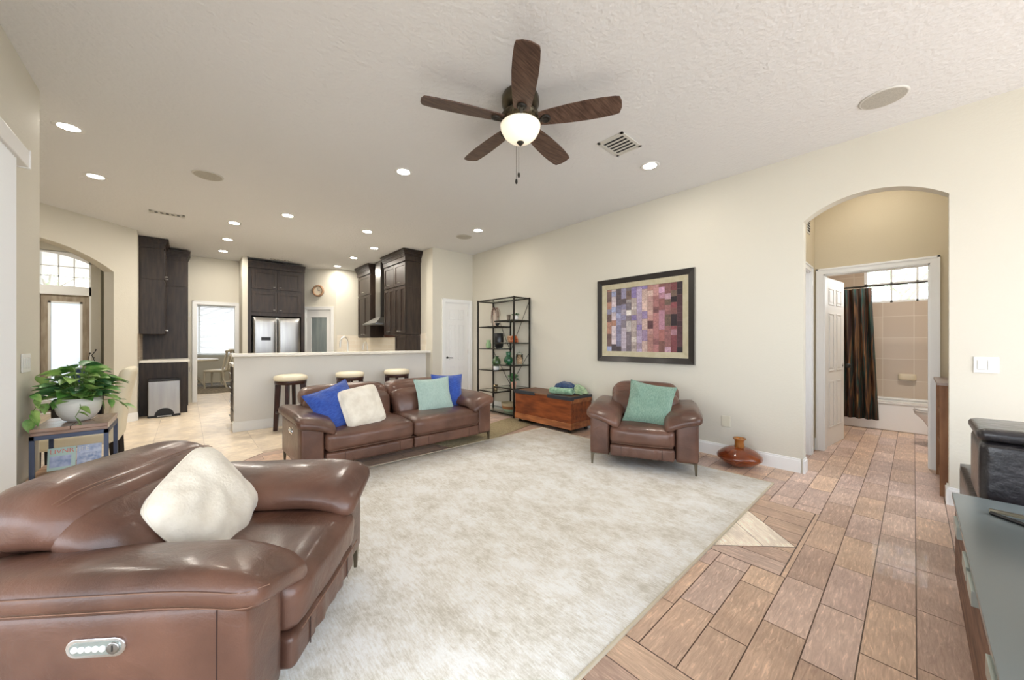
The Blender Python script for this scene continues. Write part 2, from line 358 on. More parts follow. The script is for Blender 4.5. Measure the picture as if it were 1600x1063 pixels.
T.poly([(.40, -3), (8.2, -3), (8.2, 4.93), (.40, 4.93)], -.003, GR); T.poly([(2.7, 4.93), (4.5, 4.93), (4.5, 6.1), (2.7, 6.1)], -.003, GR)
T.poly([(-6, -3), (.40, -3), (.40, 4.93), (-6, 4.93)], -.003, GL); T.poly([(-6, 4.93), (2.7, 4.93), (2.7, 6.1), (-6, 6.1)], -.003, GL); T.poly([(-6, 6.1), (4.5, 6.1), (4.5, 15), (-6, 15)], -.003, GL)
offs = [.0, .31, .16, .42, .08, .27, .37]
for k in range(-19, 41):
    y0 = -.007+W_*k; off = {-1: 2.086, 0: 2.014, 1: 2.256, 2: 1.932, 3: 1.71, 4: 1.797}.get(k, offs[k % 7]+.05*(k % 3))
    xa = off-math.ceil((off+1)/LEN)*LEN
    x = xa
    while x < 8.2:
        if y0 < 4.93:
            T.cell(x, y0, x+LEN, y0+W_, 0, brown(), [(-1, 0, -.43), (-1, 1, 4.27), (0, 1, 4.91)] if x < 2.5 else [(0, 1, 6.1)] if x < 4.4 else [(0, 1, 4)])
        elif y0 < 6.1 and 2.5 < x < 4.4: T.cell(x, y0, x+LEN, y0+W_, 0, brown(), [(-1, 0, -2.72)])
        x += LEN
for i in range(-14, 11):
    for j in range(-7, 22):
        x0 = .16+.47*i-.0; y0 = 5.0+.47*j
        if x0 > 4.3: continue
        if y0 >= 4.9 or x0+.47 <= .45: T.cell(x0, y0, x0+.47, y0+.47, -.0006, pale(), [] if (y0 < 4.5 or x0 < 2.25) else [(1, 0, 2.7)] if y0 < 6 and x0 < 3 else ([(0, -1, -6.1)] if x0 > 2.6 else []))
        elif x0 < .43 and y0+.47 > 4.3: T.cell(x0, y0, min(x0+.47, .43), y0+.47, -.0006, pale(), [])
        elif x0 < .43: T.cell(x0, y0, .43, y0+.47, -.0006, pale())
T.poly([(.2, 4.93), (.43, 4.72), (.64, 4.93), (.64, 5.2), (.2, 5.2)], -.0004, pale())
def block(xa, inset=True):
    T.poly([(xa-.004, .453), (xa+1.044, .453), (xa+1.044, 1.9), (xa-.004, 1.9)], .0004, S(84, 64, 54))
    T.poly([(xa, .456), (xa+1.04, .456), (xa+1.04, .476), (xa, .476)], .0008, brown())
    for i in range(7):
        a = xa+i*.1486; y = .48+(0 if i % 2 else -.25)
        cuts = [.48, .70 if i % 3 == 1 else 1.0, 1.45, 1.9]
        for c0, c1 in zip(cuts, cuts[1:]): T.cell(a, c0, a+.1486, c1, .0008, tuple(c*.93 for c in brown()), ang=PI/2)
    if inset:
        cx, cy, h = xa+.395+.125, 1.2, .72
        cx = xa+.395
        T.poly([(cx, .478), (cx+h, .478+h), (cx, .478+2*h), (cx-h, .478+h)], .0011, S(84, 64, 54))
        for planes, tl in (([(-1, 1, -cx+.478+.05+.22)], 0), ([(1, -1, cx-.478-.05-.22)], 1)):
            p = [(cx, .485), (cx+h-.006, .478+h), (cx, .478+2*h-.006), (cx-h+.006, .478+h)]
            for a, b, c in planes: p = clip(p, a, b, c-.002)
            T.poly(p, .0014, S(240, 230, 214), PI/4)
block(2.36)
block(.352, False)
struct(T.build('floor', tile_m))
g = MB().box(-60, -60, -.3, 60, 60, -.06); struct(g.build('ground', bounce_ground))

# ------------------------------------------------------------------ shell
def arch_pts(a0, a1, zs, zt, n=24):
    """outline of an opening from (a0,0) up, over and down to (a1,0); rise zt-zs as circular segment"""
    w = (a1-a0)/2; rise = zt-zs; Rr = (w*w+rise*rise)/(2*rise); cc = (a0+a1)/2; cz = zt-Rr; th = math.asin(w/Rr)
    return [(a0, 0)]+[(cc+Rr*math.sin(-th+2*th*i/n), cz+Rr*math.cos(-th+2*th*i/n)) for i in range(n+1)]+[(a1, 0)]
def wall_hole(name, M, a0, a1, H, th, holes, m=paint, z0=0):
    """wall in local (a, z) plane, thickness th along local y. holes: list of outlines (touching the floor) or rects (a0,z0,a1,z1)"""
    mb = MB(); cur = a0; hs = sorted(holes, key=lambda h: h[0][0] if isinstance(h[0], tuple) else h[0])
    def slab(poly):
        n = len(poly); vs = [M @ Vector((a, 0, z)) for a, z in poly]+[M @ Vector((a, th, z)) for a, z in poly]
        mb.add(vs, [tuple(range(n)), tuple(range(2*n-1, n-1, -1))]+[(i, n+i, n+(i+1) % n, (i+1) % n) for i in range(n)])
    for h in hs:
        if isinstance(h[0], tuple):
            b0, b1 = h[0][0], h[-1][0]; slab([(cur, z0), (b0, z0), (b0, H), (cur, H)])
            mid = h[1:-1]
            for p, q in zip(mid, mid[1:]): slab([(p[0], p[1]), (q[0], q[1]), (q[0], H), (p[0], H)])
        else:
            b0, c0, b1, c1 = h; slab([(cur, z0), (b0, z0), (b0, H), (cur, H)])
            if c0 > z0+.001: slab([(b0, z0), (b1, z0), (b1, c0), (b0, c0)])
            if c1 < H-.001: slab([(b0, c1), (b1, c1), (b1, H), (b0, H)])
        cur = b1
    slab([(cur, z0), (a1, z0), (a1, H), (cur, H)])
    return struct(mb.build(name, m))
H = 3.04
RX = 4.364
def fr(ox, oy, ang): return Matrix.Translation((ox, oy, 0)) @ Matrix.Rotation(ang, 4, 'Z')
# right wall: local a runs along +y from y=-3; thickness to +x
MR = Matrix(((0, 1, 0, RX), (1, 0, 0, 0), (0, 0, 1, 0), (0, 0, 0, 1)))   # (a,t,z)->(RX+t, a, z)
wall_hole('wall_right', MR, -3, 6.06, H, .12, [arch_pts(-.181, .706, 2.396, 2.56)])
wall_hole('wall_back', fr(3.44, 6.06, 0), 0, .93, H, .12, [(.27, 0, .83, 2.03)])
struct(MB().box(3.56, 6.18, 0, 5.0, 6.24, H).build('wall_closet', paint))
struct(MB().box(3.44, 6.18, 0, 3.56, 10.1, H).build('wall_kitchen_right', paint))
struct(MB().box(2.70, 9.40, 0, 3.44, 9.52, H).build('wall_kitchen_return', paint))
wall_hole('wall_pantry', fr(2.09, 10.01, R(-45)), 0, .863, H, .1, [(.10, 0, .74, 2.05)])
struct(MB().box(1.0, 10.0, 0, 2.2, 10.1, H).build('wall_fridge', paint))
wall_hole('wall_nook', fr(-.75, 10.0, 0), 0, 1.75, H, .12, [(.90, 0, 1.55, 2.05)])
struct(MB().box(.86, 9.35, 0, .95, 10.0, H).build('wall_fridge_side', paint))
struct(MB().box(-.72, 8.30, 0, -.60, 10.0, H).build('wall_kitchen_left', paint))
# diagonal wall with arch (towards the foyer)
MD = fr(-2.9, 5.985, R(45))
q2 = math.sqrt(2)
wall_hole('wall_diagonal', MD, -2.5, 3.27, H, .16, [arch_pts(1.05, 2.945, 2.312, 2.60)])
# left wall: end at y=4.17, sliding door opening y<3.56
wall_hole('wall_left', Matrix(((0, -1, 0, -.78), (1, 0, 0, 0), (0, 0, 1, 0), (0, 0, 0, 1))), -3, 4.17, H, .14, [(-2.9, 0, 3.30, 2.3)])
struct(MB().box(-8, -3, H, 8.6, 15.2, H+.1).build('ceiling', ceil_m))
struct(MB().box(-6, 4.17, 0, -5.9, 9, H).build('wall_dining_left', paint))
struct(MB().box(-6, 4.0, 0, -.92, 4.17, H).build('wall_dining_rear', paint))
# foyer
wall_hole('wall_foyer', fr(-4.5, 10.15, 0), 0, 3.8, H, .15, [(2.58, 0, 3.19, 2.86)])
struct(MB().box(-1.13, 8.75, 0, -1.03, 10.15, H).build('wall_foyer_right', paint))
struct(MB().box(-4.6, 6.0, 0, -4.5, 10.2, H).build('wall_foyer_left', paint))
# nook
wall_hole('wall_nook_far', fr(-.92, 14.8, 0), 0, 4.02, H, .15, [(.82, .85, 2.42, 2.42)])
struct(MB().box(-1.02, 10.13, 0, -.92, 14.9, H).build('wall_nook_left', paint))
struct(MB().box(3.1, 10.1, 0, 3.2, 14.9, H).build('wall_nook_right', paint))
# vestibule and bathroom
wall_hole('wall_bath_front', Matrix(((0, 1, 0, 5.45), (1, 0, 0, 0), (0, 0, 1, 0), (0, 0, 0, 1))), -.45, .9, H, .12, [(-.105, 0, .695, 2.03)], paint_tan)
wall_hole('wall_vestibule_left', Matrix(((1, 0, 0, 0), (0, 1, 0, .775), (0, 0, 1, 0), (0, 0, 0, 1))), 4.484, 5.45, H, .12, [(4.53, 0, 5.14, 2.03)], paint_tan)
struct(MB().box(4.484, -.45, 0, 5.6, -.35, H).build('wall_vestibule_right', paint_tan))
struct(MB().box(5.57, 1.25, 0, 8.3, 1.35, H).build('wall_bath_left', bathtile2))
struct(MB().box(5.45, .89, 0, 5.57, 1.3, H).build('wall_bath_corner', paint_tan))
struct(MB().box(5.45, -1.5, 0, 5.57, -.45, H).build('wall_bath_front_right', paint_tan))
struct(MB().box(5.57, -1.5, 0, 8.3, -1.4, H).build('wall_bath_right', paint_tan))
wall_hole('wall_bath_far', Matrix(((0, 1, 0, 8.15), (1, 0, 0, 0), (0, 0, 1, 0), (0, 0, 0, 1))), -1.4, 1.25, H, .12, [(-.62, 1.87, .54, 2.46)], bathtile)
# pony wall of the bar
struct(MB().box(.49, 6.31, 0, 3.44, 6.43, 1.05).build('wall_bar', mat('bar_paint', S(228, 226, 220), .7, bump=.12, bump_scale=55)))

# baseboards
def bb(name, segs):
    mb = MB()
    for x0, y0, x1, y1, x2, y2 in segs: pass
    return mb
def base_run(name, pts, hgt=.135, t=.016, side=1):
    mb = MB()
    for (x0, y0), (x1, y1) in zip(pts, pts[1:]):
        d = Vector((x1-x0, y1-y0, 0)); L = d.length; M = fr(x0, y0, math.atan2(d.y, d.x))
        mb.box(0, 0, 0, L, -t*side, hgt-.018, M=M); mb.box(0, 0, hgt-.018, L, -t*.6*side, hgt, M=M)
    return struct(mb.build(name, white))
base_run('baseboard_right', [(RX, 6.06), (RX, .72), ], side=1)
base_run('baseboard_arch', [(RX-.016, .706), (RX+.12, .706)], side=1)
base_run('baseboard_far_right', [(RX, -.18), (RX, -3)], side=1)
base_run('baseboard_arch_right', [(RX-.016, -.181), (RX+.12, -.181)], side=-1)
base_run('baseboard_back', [(3.44, 6.06), (3.66, 6.06)])
base_run('baseboard_bar', [(.49, 6.31), (3.44, 6.31)])
base_run('baseboard_bar_end', [(.49, 6.43), (.49, 6.294)])
base_run('baseboard_diagonal', [(-2.9+2.945/q2, 5.985+2.945/q2), (-2.9+3.27/q2, 5.985+3.27/q2)])
base_run('baseboard_left', [(-.78, 3.40), (-.78, 4.17)], side=1)
base_run('baseboard_left_end', [(-.78, 4.17), (-.92, 4.17)], side=1)
base_run('baseboard_vestibule', [(5.45, .775), (5.45, .74)][::-1], side=-1)

# door casings
def casing(name, M, a0, a1, top, w=.065, t=.018, y=-.0, m=white, depth=.12):
    mb = MB()
    mb.box(a0-w, y-t, 0, a0, y, top+w, M=M); mb.box(a1, y-t, 0, a1+w, y, top+w, M=M); mb.box(a0, y-t, top, a1, y, top+w, M=M)
    mb.box(a0-w, y-t*1.4, 0, a0-w*.72, y-t, top+w, M=M); mb.box(a1+w*.72, y-t*1.4, 0, a1+w, y-t, top+w, M=M); mb.box(a0-w, y-t*1.4, top+w*.72, a1+w, y-t, top+w, M=M)
    mb.box(a0, y, 0, a0+.012, y+depth, top, M=M); mb.box(a1-.012, y, 0, a1, y+depth, top, M=M); mb.box(a0, y, top-.012, a1, y+depth, top, M=M)
    return struct(mb.build(name, m))
M_bath = Matrix(((0, 1, 0, 5.45), (1, 0, 0, 0), (0, 0, 1, 0), (0, 0, 0, 1)))
casing('trim_1', M_bath, -.105, .695, 2.03)
casing('trim_2', Matrix.Translation((0, .775, 0)), 4.53, 5.14, 2.03, w=.06)
casing('trim_3', fr(3.44, 6.06, 0), .27, .83, 2.03)
casing('trim_4', fr(-.75, 10.0, 0), .90, 1.55, 2.05)
casing('trim_5', fr(2.09, 10.01, R(-45)), .10, .74, 2.05)

# doors
def six_panel(mb, w, h, t=.036, M=None):
    mb.box(0, 0, 0, w, t, h, M=M)
    sx = .105*w/.6; gap = .08*w/.6; pw = (w-2*sx-gap)/2
    rows = [(.22, .78), (.90, 1.60), (1.70, 1.90)]
    for c in range(2):
        x0 = sx+c*(pw+gap)
        for z0, z1 in rows:
            for yy, sgn in ((0, -1), (t, 1)):
                # raised moulding ring and centre field
                for a, b, c_, d in ((x0, z0, x0+pw, z0+.014), (x0, z1-.014, x0+pw, z1), (x0, z0, x0+.014, z1), (x0+pw-.014, z0, x0+pw, z1)):
                    mb.box(a, yy, b, c_, yy+sgn*.006, d, M=M)
                mb.box(x0+.034, yy, z0+.034, x0+pw-.034, yy+sgn*.005, z1-.034, M=M)
def door(name, M, w, h, knob='lever', kx=None, hinge_x=None, hinge_m=alu, both=False):
    mb = MB(); six_panel(mb, w, h, M=M); o = struct(mb.build(name, doorw, bev=.003))
    kx = w-.06 if kx is None else kx
    k = MB()
    for sg, y0 in ((-1, 0), (1, .036)):
        k.lathe([(.028, 0), (.028, .008), (.01, .012), (.01, .04)], M=M @ Matrix.Translation((kx, y0, .95)) @ Matrix.Rotation(R(90*-sg*-1), 4, 'X'), n=16)
        if knob == 'lever': k.tube([M @ Vector((kx, y0+sg*.04, .95)), M @ Vector((kx+(.1 if kx < w/2 else -.1), y0+sg*.045, .945))], .009)
        else: k.lathe([(0, -.03), (.022, -.022), (.03, 0), (.022, .022), (0, .03)], M=M @ Matrix.Translation((kx, y0+sg*.055, .95)), n=16)
    k.build('door_handle', blackm, o)
    hm = MB()
    for z in (.25, 1.02, 1.78): hm.box(hinge_x-.004, -.006, z, hinge_x+.014, .03, z+.09, M=M)
    hm.build('hinge', hinge_m, o)
    return o
door('door_1', fr(3.722, 6.075, 0), .536, 2.02, kx=.05, hinge_x=.53)
door('door_2', fr(5.585, .70, R(-7)), .76, 2.02, knob='knob', hinge_x=-.006)
mb = MB(); mb.box(4.545, .83, 0, 5.125, .866, 2.015); o = struct(mb.build('door_3', doorw))
# pantry door with frosted glass
Mp = fr(2.09, 10.01, R(-45))
mb = MB()
for a, b, c, d in ((.115, .01, .225, 2.03), (.615, .01, .725, 2.03), (.225, .01, .615, .2), (.225, 1.86, .615, 2.03)): mb.box(a, .02, b, c, .055, d, M=Mp)
o = struct(mb.build('door_4', doorw))
p = mat('reeded_pane', S(128, 138, 138), .25, spec=.6, col2=S(152, 160, 158), noise_scale=4, stretch=(3, 3, .4)); MB().box(.225, .034, .2, .615, .042, 1.86, M=Mp).build('glass_pane', p, o)
hm = MB()
for z in (.9, 1.75): hm.box(.10, .008, z, .115, .02, z+.09, M=Mp)
hm.build('hinge', alu, o)
# front door with frosted glass and a transom whose head curves down
mb = MB(); DX0, DX1 = -1.90, -1.335
for a, b, c, d in ((DX0, .01, DX0+.085, 2.1), (DX1-.085, .01, DX1, 2.1), (DX0+.085, .01, DX1-.085, .22), (DX0+.085, 1.98, DX1-.085, 2.1)): mb.box(a, 10.19, b, c, 10.24, d)
o = struct(mb.build('door_5', oakdoor))
mb = MB(); g0, g1 = DX0+.085, DX1-.085
for a, b, c, d in ((g0, .22, g0+.03, 1.98), (g1-.03, .22, g1, 1.98), (g0, .22, g1, .25), (g0, 1.95, g1, 1.98)): mb.box(a, 10.185, b, c, 10.22, d)
mb.build('glass_bead', white, o)
MB().box(g0+.03, 10.205, .25, g1-.03, 10.213, 1.95).build('glass_pane', frost, o)
mb = MB(); mb.box(-1.92, 10.15, 0, DX0, 10.28, 2.86); mb.box(DX1, 10.15, 0, -1.31, 10.28, 2.86); mb.box(-1.92, 10.15, 2.10, -1.31, 10.28, 2.26)
for x in (-1.70, -1.52): mb.box(x-.008, 10.2, 2.24, x+.008, 10.22, 2.84)
for z in (2.43, 2.61): mb.box(-1.90, 10.2, z-.008, -1.335, 10.22, z+.008)
hd_ = [(-1.92+.61*i/10, 2.83-.16*(i/10)**2.2) for i in range(11)]
for (xa_, za_), (xb_, zb_) in zip(hd_, hd_[1:]): mb.add([(xa_, 10.15, za_), (xb_, 10.15, zb_), (xb_, 10.15, 2.87), (xa_, 10.15, 2.87), (xa_, 10.28, za_), (xb_, 10.28, zb_), (xb_, 10.28, 2.87), (xa_, 10.28, 2.87)], [(0, 1, 2, 3), (7, 6, 5, 4), (0, 4, 5, 1), (3, 2, 6, 7)])
struct(mb.build('window_1', white))
# bathroom window
mb = MB(); X0, X1 = 8.17, 8.21
for a, b, c, d in ((-.62, 1.87, .54, 1.90), (-.62, 2.43, .54, 2.46), (.505, 1.87, .54, 2.46), (-.62, 1.87, -.585, 2.46), (-.62, 2.16, .54, 2.185)): mb.box(X0, a, b, X1, c, d)
for y in (-.33, -.035, .235): mb.box(X0, y-.012, 1.87, X1, y+.012, 2.46)
struct(mb.build('window_2', white))
# nook window and blinds
mb = MB()
for a, b, c, d in ((-.1, .85, -.05, 2.42), (1.45, .85, 1.5, 2.42), (-.1, .85, 1.5, .9), (-.1, 2.37, 1.5, 2.42), (.26, .85, .32, 2.42)): mb.box(a, 14.82, b, c, 14.88, d)
struct(mb.build('window_3', white))
bl = thing('window_blind', 'white horizontal slat blind over the far breakfast nook window', 'blind', (.7, 14.76, 0))
mb = MB()
for i in range(34): mb.box(-.78, -.022, .9+i*.045, .78, .022, .903+i*.045, M=Matrix.Translation((0, 0, 0)))
mb.v = [(x, y*.7, z+y*.85) for x, y, z in mb.v]
tb = mat('blind_slat', S(235, 235, 232), 1.0, trans=.06, ior=1.05)
tb.node_tree.nodes['Principled BSDF'].inputs['Emission Strength'].default_value = 0
mb.build('slats', tb, bl); MB().box(-.8, -.03, 2.42, .8, .03, 2.48).build('head_rail', blind_m, bl); MB().box(-.79, -.02, .86, .79, .02, .885).build('bottom_rail', blind_m, bl)

# left sliding door blinds
vb = thing('vertical_blind', 'white vertical slat blind stacked beside the sliding door on the left wall', 'blind', (-.72, 3.30, 0))
MB().box(-.055, -6.2, 2.27, .035, .17, 2.37).build('head_rail', whitepl, vb, bev=.006)
MB().box(-.058, .160, 2.265, .04, .18, 2.375).build('end_cap', whitepl, vb, bev=.004)
mb = MB()
for i in range(14): mb.box(-.04, -.04, .02, .04, .04, 2.27, M=Matrix.Translation((0, -.02-.035*i, 0)) @ Matrix.Rotation(R(62), 4, 'Z') @ Matrix.Diagonal((1, .05, 1, 1)))
mb.build('slats', blind_m, vb)
mb = MB()
for y in (-2.85, .3, 3.27): mb.box(-.9, y-.03, 0, -.84, y+.03, 2.3)
mb.box(-.9, -2.9, 2.24, -.84, 3.30, 2.3); mb.box(-.9, -2.9, 0, -.84, 3.30, .05)
struct(mb.build('window_4', white))

# ------------------------------------------------------------------ ceiling fixtures
def recessed(x, y, label, pw=9):
    t = thing('recessed_light', label, 'ceiling light', (x, y, H), 0, 'recessed ceiling lights')
    MB().lathe([(.062, -.001), (.066, -.006), (.090, -.006), (.094, -.001)]).build('trim_ring', whitepl, t)
    MB().lathe([(0, -.004), (.063, -.004)][::-1]).build('diffuser', lamp_on, t)
    l = area('lamp', (x, y, H-.02), (0, 0, 0), .12, .12, pw, (1, .93, .82), shape='DISK')
    return t
KP = 14
for x, y, lb in [(-.73, 4.70, 'round recessed light nearest the left wall, at the room\'s left edge'), (-.73, 5.90, 'round recessed light over the dining area, second from the left wall'),
                 (1.69, 3.58, 'round recessed light between the ceiling fan and the kitchen'), (3.49, 1.79, 'round recessed light beside the square ceiling vent near the right wall'),
                 (1.06, 5.91, 'round recessed light above the left end of the bar'), (.53, 6.82, 'front one of three recessed lights in line over the kitchen walkway'),
                 (.53, 7.98, 'middle one of three recessed lights in line over the kitchen walkway'), (.53, 9.06, 'rearmost of three recessed lights in line over the kitchen walkway'),
                 (2.17, 5.91, 'round recessed light above the middle of the bar'), (2.65, 6.86, 'first recessed light inside the kitchen in front of the large wall cabinet'),
                 (3.46, 4.66, 'round recessed light in front of the white closet door'), (2.63, 7.94, 'recessed light in the kitchen near the range hood'),
                 (2.63, 9.06, 'rearmost recessed light beside the pantry door wall')]:
    recessed(x, y, lb, KP if y > 5.5 else 7)
recessed(-2.2, 8.9, 'round fill light added to brighten the foyer behind the arch', 26)  # added lamp lifting the dark foyer, no known fixture
recessed(.7, 12.0, 'round fill light added to brighten the breakfast nook', 30)  # added lamp, brightens the nook interior in place of window light
recessed(4.95, .25, 'round fill light added to brighten the small vestibule behind the right arch', 4)  # added fill for the vestibule, unseen fixture
bv = thing('bath_fill_light', 'unseen fill light added to brighten the bathroom', 'ceiling light', (6.5, .0, H)); MB().lathe([(.16, 0), (.16, -.03), (.12, -.07), (0, -.085)]).build('lamp_shade', bulbglass, bv); area('lamp', (6.5, .0, H-.1), (0, 0, 0), .3, .3, 36, (1, .97, .93), shape='DISK')  # unseen bathroom lamp added as fill light
def speaker(x, y, label):
    t = thing('ceiling_speaker', label, 'speaker', (x, y, H), 0, 'round in-ceiling speakers')
    MB().lathe([(.118, -.008), (.124, -.010), (.132, -.006), (.134, -.001)]).build('rim', vent_m, t)
    MB().lathe([(0, -.0095), (.12, -.009)]).build('grille', spk, t)
speaker(.17, 5.06, 'round in-ceiling speaker above the dining walkway, left of the fan'); speaker(3.79, .15, 'large round in-ceiling speaker at upper right beside the arch wall'); speaker(3.49, 5.10, 'small looking round in-ceiling speaker near the closet corner')
def vent(x, y, sx, sy, label, M0=None, rz=0):
    t = thing('air_vent', label, 'vent', (x, y, H), rz, None)
    mb = MB()
    for a, b, c, d in ((-sx, -sy, sx, -sy+.025), (-sx, sy-.025, sx, sy), (-sx, -sy, -sx+.025, sy), (sx-.025, -sy, sx, sy)): mb.box(a, b, -.008, c, d, -.001)
    mb.build('frame', vent_m, t); MB().box(-sx+.02, -sy+.02, -.002, sx-.02, sy-.02, -.001).build('duct_shade', vent_dk, t)  # dark sheet standing in for the shade inside the duct
    mb = MB(); n = 6
    for i in range(n):
        xx = -sx+.04+(2*sx-.08)*i/(n-1); mb.box(xx-.012, -sy+.02, -.007, xx+.012, sy-.02, -.005, M=None)
    mb.v = [(a, b, c+(.35*((a*1000) % 1)*0)) for a, b, c in mb.v]
    mb.build('louvre', vent_m, t); return t
vent(2.91, 1.78, .165, .125, 'white louvred square ceiling vent between the fan and the right wall')
vent(-.20, 6.95, .18, .06, 'narrow ceiling vent near the diagonal wall'); vent(1.53, 9.2, .2, .06, 'narrow ceiling vent in front of the refrigerator cabinets')
t = tag(MB().box(4.97, .768, 2.44, 5.12, .775, 2.64).build('air_vent', vent_m), 'small white wall vent above the side door inside the arch', 'vent')
mb = MB()
for i in range(6): mb.box(4.985, .764, 2.46+i*.028, 5.105, .768, 2.472+i*.028)
mb.build('louvre', vent_dk, t)  # dark strips painted for the shaded slots of the white vent

# ------------------------------------------------------------------ ceiling fan
FX, FY = 1.80, 1.91
fan = thing('ceiling_fan', 'five blade dark wood ceiling fan with a lit glass bowl light', 'ceiling fan', (FX, FY, H))
bz = mat('fan_bronze', S(92, 84, 66), .35, .7, col2=S(66, 58, 46), noise_scale=8)
MB().lathe([(.125, 0), (.135, -.02), (.135, -.07), (.12, -.09), (.10, -.10), (.06, -.105)]).build('canopy', bz, fan)
mb = MB().lathe([(.06, -.10), (.12, -.13), (.138, -.15), (.138, -.16), (.12, -.185), (.10, -.195), (.085, -.20)])
for k in range(24):
    a = 2*PI*k/24; mb.box(.095, -.005, -.008, .135, .005, .004, M=Matrix.Translation((0, 0, -.185)) @ Matrix.Rotation(a, 4, 'Z') @ Matrix.Translation((0, 0, .012)))
mb.build('motor_housing', bz, fan)
MB().lathe([(.10, -.195), (.085, -.21), (.085, -.225), (.13, -.235), (.138, -.242)]).build('light_fitter', bz, fan)
MB().lathe([(.138, -.238), (.145, -.245), (.140, -.275), (.118, -.315), (.085, -.345), (.045, -.362), (0, -.368)], n=36).build('lamp_shade', bulbglass, fan, loc=(0, 0, .025))
MB().lathe([(.022, -.355), (.028, -.366), (.018, -.378), (.010, -.384), (0, -.395)]).build('finial', blackm, fan, loc=(0, 0, .025))
for k, a in enumerate((14, 86, 158, 230, 302)):
    M = Matrix.Rotation(R(a), 4, 'Z') @ Matrix.Translation((0, 0, -.19)) @ Matrix.Rotation(R(-12), 4, 'X')
    prof = [(.14, .052), (.17, .060), (.24, .068), (.36, .078), (.48, .082), (.58, .080), (.66, .074), (.69, .066)]
    pts = [(x, -w) for x, w in prof]+[(.704, -.03), (.706, .02)]+[(x, w) for x, w in prof[::-1]]
    bl_ = MB().prism(pts, -.004, .004, M=M).build('blade', fanwood, fan)
    br = MB().tube([M @ Vector((.09, 0, -.012)), M @ Vector((.14, 0, -.014)), M @ Vector((.20, 0, -.012))], .014, n=8)
    br.lathe([(.034, -.004), (.034, -.016), (.026, -.02), (.013, -.02), (.013, -.012)], M=M @ Matrix.Translation((.185, 0, 0)), n=20)
    br.build('blade_arm', blackm, fan)
for dx, dz in ((-.012, -.60), (.012, -.545)):
    c_ = MB().tube([(dx, .03, -.36), (dx, .03, dz)], .0016, n=5).build('pull_chain', bz, fan)
    MB().lathe([(.004, 0), (.008, -.006), (.009, -.02), (.006, -.034), (0, -.036)], dx, .03, dz).build('pull_knob', blackm, c_)
l = bpy.data.lights.new('fan_bulb', 'POINT'); l.energy = 10; l.color = (1, .86, .66); l.shadow_soft_size = .07
lo = bpy.data.objects.new('fan_bulb', l); COL.objects.link(lo); lo.location = (FX, FY, H-.225); 

